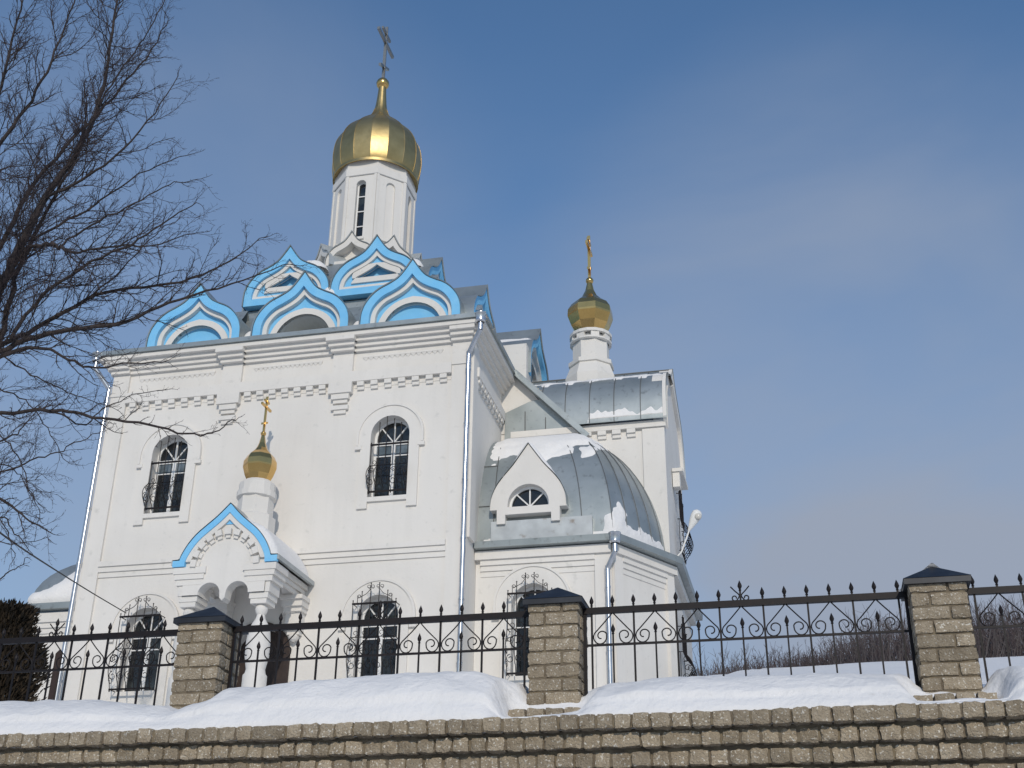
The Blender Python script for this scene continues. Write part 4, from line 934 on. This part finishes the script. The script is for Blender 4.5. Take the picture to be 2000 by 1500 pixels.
def dr_pt(sg):
    H = catmull([(0, 0), (.2, .29), (.42, .60), (.66, .88), (.85, 1.15), (.97, 1.45)], 4)
    def f(u, v):
        t = u * (len(H) - 1); i = min(len(H) - 2, int(t)); f_ = t - i
        return Vector((-6.43 + sg * (H[i][0] + (H[i + 1][0] - H[i][0]) * f_), 28.75 + 1.7 * v, 14.25 - (H[i][1] + (H[i + 1][1] - H[i][1]) * f_)))
    return f
snow_patch('roof_snow', 'snow on the right slope of the white half-round dormer', dr_pt(1), lin(.0, .9, 36), lin(0, 1, 30), lambda u, v, p: clampt((.72 - u) * .25 + .03 * nf(p, 3), .07))
snow_patch('roof_snow', 'snow on the left slope of the white half-round dormer', dr_pt(-1), lin(.0, .8, 36), lin(0, 1, 30), lambda u, v, p: clampt((.55 - u) * .25 + .03 * nf(p, 3), .07))
# ------------------------------------------------------------------ flood lamp, cable, dark stand-in upright
fl = empty('floodlight', at(1355, 1010, 32.6), 'snow-dusted white floodlight on a bracket at the church gable end', 'floodlight', world=True)
p0 = at(1331, 1078, 32.6); p1 = at(1347, 1033, 32.6); p2_ = at(1364, 998, 32.6)
MB().tube([p0 - Vector((.25, 0, .25)), p0, p1], .022, 8).build('bracket', LAMPW, fl, smooth=40)
dv = (p2_ - p1).normalized(); mb = MB()
q = dv.to_track_quat('Z', 'Y')
def lthd(prof, n=14):
    m2 = MB().lathe((0, 0), prof, n); return [p1 + q @ Vector(v) for v in m2.v], m2.f
mb.add(*lthd([(.02, -.08), (.045, -.02), (.08, .10), (.125, .26), (.15, .40), (.14, .52), (.08, .58), (.01, .595)])); mb.build('housing', LAMPW, fl, smooth=40)
mb = MB(); mb.ball(p1.lerp(p2_, .66) + Vector((.075, -.085, -.02)), .105); mb.build('lamp_glass', mat('milky_lamp_glass', (.62, .6, .55), .12), fl, smooth=0)
cb = [at(-40, 1010, 12.5), at(30, 1062, 14.5), at(100, 1108, 18), at(180, 1158, 23), at(246, 1197, 27.55)]
tag(MB().tube(catmull([tuple(p) for p in cb], 6), .013, 6).build('cable', CABLE, smooth=0), 'twisted dark cable slung from the bare tree to the lower left window grille', 'cable')
pb = at(99, 1372, 27.2); pt_ = at(110, 1268, 27.2)  # added dark upright, standing in for a dark strip beside the downpipe
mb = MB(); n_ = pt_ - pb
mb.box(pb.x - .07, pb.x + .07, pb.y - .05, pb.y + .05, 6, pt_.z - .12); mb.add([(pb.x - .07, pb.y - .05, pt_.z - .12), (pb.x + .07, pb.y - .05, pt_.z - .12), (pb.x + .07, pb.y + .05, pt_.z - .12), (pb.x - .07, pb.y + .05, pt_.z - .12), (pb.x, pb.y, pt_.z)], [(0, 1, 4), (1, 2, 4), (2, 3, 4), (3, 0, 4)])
tag(mb.build('dark_upright', UPRIGHTM), 'dark pointed upright added as stand-in for a dark strip by the left church downpipe', 'dark_upright')

# ------------------------------------------------------------------ bare tree on the left
rnd = random.Random(11)
def rv(s=1.): return Vector((rnd.gauss(0, 1), rnd.gauss(0, 1), rnd.gauss(0, 1))) * s
TB = MB(); BR = MB(); TW = MB()
def grow(p, d, L_, r, lvl, maxl):
    """one wandering shoot with side shoots"""
    n = (9, 5, 3)[min(2, lvl + 2 - maxl)] if maxl == 2 else (5 if lvl < maxl else 3); pts = [p.copy()]; q = p.copy(); dd = d.normalized()
    for i in range(n):
        dd = (dd + rv(.15) + Vector((.01, 0, .03))).normalized(); q = q + dd * (L_ / n); pts.append(q.copy())
    (BR if r > .0062 else TW).tube(pts, r, 5 if r > .008 else 3, r * .45, cap=False)
    if lvl >= maxl: return
    k = max(2, int(L_ / (.075, .05, .05)[min(2, lvl)]))
    for i in range(k):
        t = (i + rnd.random()) / k * .92 + .08; j = min(n - 1, int(t * n)); f = t * n - j; s = pts[j].lerp(pts[j + 1], f); ax = (pts[j + 1] - pts[j]).normalized()
        sd_ = rv(); sd_ = (sd_ - ax * sd_.dot(ax)).normalized(); ang = R(rnd.uniform(28, 60))
        nd = ax * math.cos(ang) + sd_ * math.sin(ang) + Vector((0, 0, .12))
        grow(s, nd, min(.55, L_ * rnd.uniform(.22, .50)) * (1 - .35 * t), max(.0021, r * .5), lvl + 1, maxl)
def limb(pix, Y0, Y1, r0, r1, side=.9, maxl=2, dens=.16, start=.1):
    P = [at(x, y, Y0 + (Y1 - Y0) * i / (len(pix) - 1)) for i, (x, y) in enumerate(pix)]
    P = [Vector(p) for p in catmull([tuple(p) for p in P], 5)]
    P = [p + rv(.012) for p in P]
    TB.tube(P, r0, 8, r1) if r0 > .035 else BR.tube(P, r0, 6, r1)
    ln = [0]
    for a, b in zip(P, P[1:]): ln.append(ln[-1] + (b - a).length)
    tot = ln[-1]; k = max(2, int(tot / dens * 1.15))
    for i in range(k):
        t = start + (1 - start) * (i + rnd.random()) / k; s = t * tot; j = next((m_ for m_ in range(len(ln) - 1) if ln[m_ + 1] >= s), len(ln) - 2)
        f = (s - ln[j]) / max(1e-6, ln[j + 1] - ln[j]); p = P[j].lerp(P[j + 1], f); ax = (P[j + 1] - P[j]).normalized()
        sd_ = rv(); sd_ = (sd_ - ax * sd_.dot(ax)).normalized(); ang = R(rnd.uniform(25, 62)); nd = ax * math.cos(ang) + sd_ * math.sin(ang) + Vector((.05, 0, .06))
        rr = (r0 + (r1 - r0) * t)
        grow(p, nd, side * 1.75 * rnd.uniform(.2, 1.1) * (1.05 - .60 * t), max(.0038, min(.0085, rr * .5)), 0, maxl)
    grow(P[-1], P[-1] - P[-2], side * .4, max(.005, r1), 0, maxl)
tree = empty('bare_tree', at(-190, 1500, 12.4), 'large leafless tree whose fine branches spread in from the left edge', 'tree', world=True)
g0 = at(-170, 1500, 12.4); g0.z = 3.9
T0 = [g0, at(-150, 1200, 12.4), at(-120, 950, 12.4), at(-80, 780, 12.4)]
TB.tube([Vector(p) for p in catmull([tuple(p) for p in T0], 5)], .20, 12, .13)
limb([(-80, 780), (-30, 650), (0, 565), (40, 480), (85, 390), (145, 305), (190, 210), (215, 90), (230, -40)], 12.4, 12.8, .085, .012, 1.0, 2, .12)
limb([(-80, 780), (-20, 700), (8, 640), (30, 545), (62, 470), (110, 380), (150, 300), (170, 200)], 12.4, 13.2, .05, .010, .9, 2, .13)
limb([(-40, 700), (20, 665), (110, 620), (210, 570), (330, 555), (430, 520), (520, 460)], 12.4, 13.8, .040, .005, .62, 2, .11)
limb([(-60, 740), (10, 680), (120, 645), (230, 632), (330, 592), (450, 555), (570, 515)], 12.4, 13.4, .045, .005, .55, 2, .11)
limb([(0, 565), (48, 492), (90, 478), (118, 482), (140, 492), (230, 480), (300, 478), (370, 455)], 12.5, 12.0, .034, .006, .75, 2, .12)
limb([(-100, 850), (-20, 812), (100, 802), (180, 812), (290, 830), (380, 848), (430, 838), (465, 815)], 12.4, 13.2, .030, .004, .34, 2, .13)
limb([(100, 802), (160, 830), (200, 800), (260, 770), (330, 760)], 12.8, 13.0, .012, .004, .4, 2, .15)
limb([(-80, 930), (0, 975), (50, 1010), (105, 1045)], 12.4, 12.2, .025, .005, .5, 2, .14)
limb([(-60, 740), (20, 690), (95, 680), (160, 715), (240, 712), (330, 705)], 12.4, 12.8, .03, .005, .5, 2, .13)
limb([(-60, 420), (0, 285), (60, 195), (110, 100), (150, -10)], 12.8, 13, .035, .010, .9, 2, .12)
limb([(-50, 330), (0, 170), (30, 60), (50, -30)], 12.9, 13.2, .03, .010, .8, 2, .12)
limb([(-60, 600), (0, 480), (60, 365), (140, 275), (220, 190), (285, 110), (330, 40)], 12.6, 13.4, .04, .007, .85, 2, .12)
limb([(85, 390), (160, 350), (230, 300), (300, 220), (350, 140)], 12.6, 12.4, .026, .005, .7, 2, .12)
limb([(62, 470), (150, 420), (200, 390), (290, 330), (375, 300)], 12.7, 13.3, .022, .005, .65, 2, .12)
limb([(118, 482), (180, 440), (260, 400), (330, 360), (385, 350)], 12.3, 12.2, .018, .004, .55, 2, .13)
limb([(20, 665), (80, 580), (180, 510), (270, 470), (340, 420), (390, 395)], 12.5, 12.6, .026, .005, .6, 2, .12)
limb([(110, 620), (220, 545), (290, 470), (345, 430)], 13, 13.2, .014, .004, .5, 2, .14)
limb([(190, 210), (240, 130), (290, 60), (330, -20)], 12.7, 12.4, .014, .006, .6, 2, .13)
limb([(-60, 960), (0, 925), (60, 900), (120, 880), (180, 850), (200, 840)], 12.4, 12.6, .014, .004, .35, 2, .16)
limb([(-60, 1060), (0, 1010), (30, 1040), (60, 1080)], 12.4, 12.3, .014, .004, .4, 2, .16)
limb([(-70, 880), (0, 860), (40, 840), (80, 790)], 12.3, 12, .016, .005, .5, 2, .14)
limb([(-60, 740), (0, 760), (60, 790), (100, 850), (130, 900)], 12.5, 12.9, .012, .004, .5, 2, .10)
limb([(-60, 800), (0, 850), (40, 900), (60, 960), (80, 1010)], 12.5, 12.3, .012, .004, .5, 2, .10)
limb([(-60, 900), (0, 905), (40, 930), (75, 985)], 12.4, 12.7, .010, .004, .45, 2, .10)
limb([(0, 690), (60, 730), (120, 760), (170, 780), (230, 800)], 12.6, 13.1, .012, .004, .45, 2, .11)
limb([(-60, 970), (-10, 1000), (20, 1050), (30, 1090)], 12.4, 12.6, .010, .004, .4, 2, .11)
limb([(-60, 1010), (0, 1060), (50, 1060), (95, 1050)], 12.4, 12.6, .008, .003, .3, 2, .13)
limb([(-40, 1160), (0, 1130), (30, 1110), (55, 1090)], 12.3, 12, .010, .004, .2, 1, .2)
TB.build('trunk', BARK, tree, smooth=50); BR.build('branches', BARK, tree, smooth=0); TW.build('twigs', TWIG, tree)

# ------------------------------------------------------------------ thuja, far brush
def thuja(c, h, r, label, name='thuja_bush'):
    root = empty(name, c, label, 'bush'); rn = random.Random(5)
    MB().tube([(0, 0, -.3), (0, 0, h * .8)], .07, 7, .02).build('trunk', BARK, root)
    mb = MB()
    for i in range(26000):
        t = rn.random() ** .8; z = h * t; rad = r * (1 - .25 * t - .55 * max(0, t - .55)) * (.82 + .18 * math.sin(z * 7 + 3 * rn.random()))
        a = rn.uniform(0, 2 * math.pi); k = rn.random() ** .35; rr = rad * k * (1 + .12 * noise.noise(Vector((math.cos(a) * 2, math.sin(a) * 2, z * 1.5))))
        p = Vector((rr * math.cos(a), rr * math.sin(a), z)); d = Vector((math.cos(a), math.sin(a), rn.uniform(.5, 1.6))).normalized(); s_ = rn.uniform(.025, .065)
        u = d.cross(Vector((rn.gauss(0, 1), rn.gauss(0, 1), rn.gauss(0, 1)))).normalized() * s_ * .3
        mb.add([p - u, p + u, p + d * s_ + u * .4, p + d * s_ * 1.5, p + d * s_ - u * .6], [(0, 1, 2, 3, 4)])
    mb.build('foliage', THUJA, root)
pc = at(-8, 1370, 14.5)
thuja((pc.x - .1, 14.5, pc.z - .35), 1.62, .78, 'dense dark brown-green thuja bush behind the leftmost fence panel')

def brush(label, spots, mt, name, seed):
    rn = random.Random(seed); mb = MB()
    for (x, y, h, n) in spots:
        for i in range(n):
            bx, by = x + rn.gauss(0, .8), y + rn.gauss(0, 1.2); z = ground_z(bx, by) - .1; hh = h * rn.uniform(.5, 1.1); p = Vector((bx, by, z)); d = Vector((rn.gauss(0, .25), rn.gauss(0, .2), 1)).normalized(); pts = [p]
            for k in range(4): d = (d + Vector((rn.gauss(0, .12), rn.gauss(0, .1), .05))).normalized(); pts.append(pts[-1] + d * hh / 4)
            mb.tube(pts, .018, 3, .006, cap=False)
            for k in range(4):
                t = rn.uniform(.3, .95) * 4; j = min(3, int(t)); s_ = pts[j].lerp(pts[j + 1], t - j); e_ = s_ + Vector((rn.gauss(0, .35), rn.gauss(0, .2), rn.uniform(.3, .8))) * hh * .22; mb.tube([s_, s_.lerp(e_, .5) + Vector((rn.gauss(0, .03), 0, 0)), e_], .010, 3, .004, cap=False)
    return tag(mb.build(name, mt), label, 'brush', None, 'stuff')
rs = random.Random(3); S1 = []; S2 = []
for i in range(95):
    y = rs.uniform(54, 62); X_ = rs.uniform(-.085, .20) * y; px = (X_ / y + .09) / .26
    S1.append((X_, y, 0.8 + 1.8 * min(1, max(0, px)) + rs.uniform(-.3, .4), 34))
for i in range(26):
    y = rs.uniform(52, 56); X_ = rs.uniform(-.09, .20) * y; S2.append((X_, y, rs.uniform(1.2, 2.6), 14))
brush('dark reddish bare thicket along the crest of the snowy hill', S1, BRUSH, 'far_thicket', 1)
brush('paler grey saplings in front of the hillside thicket', S2, BRUSH2, 'far_saplings', 2)
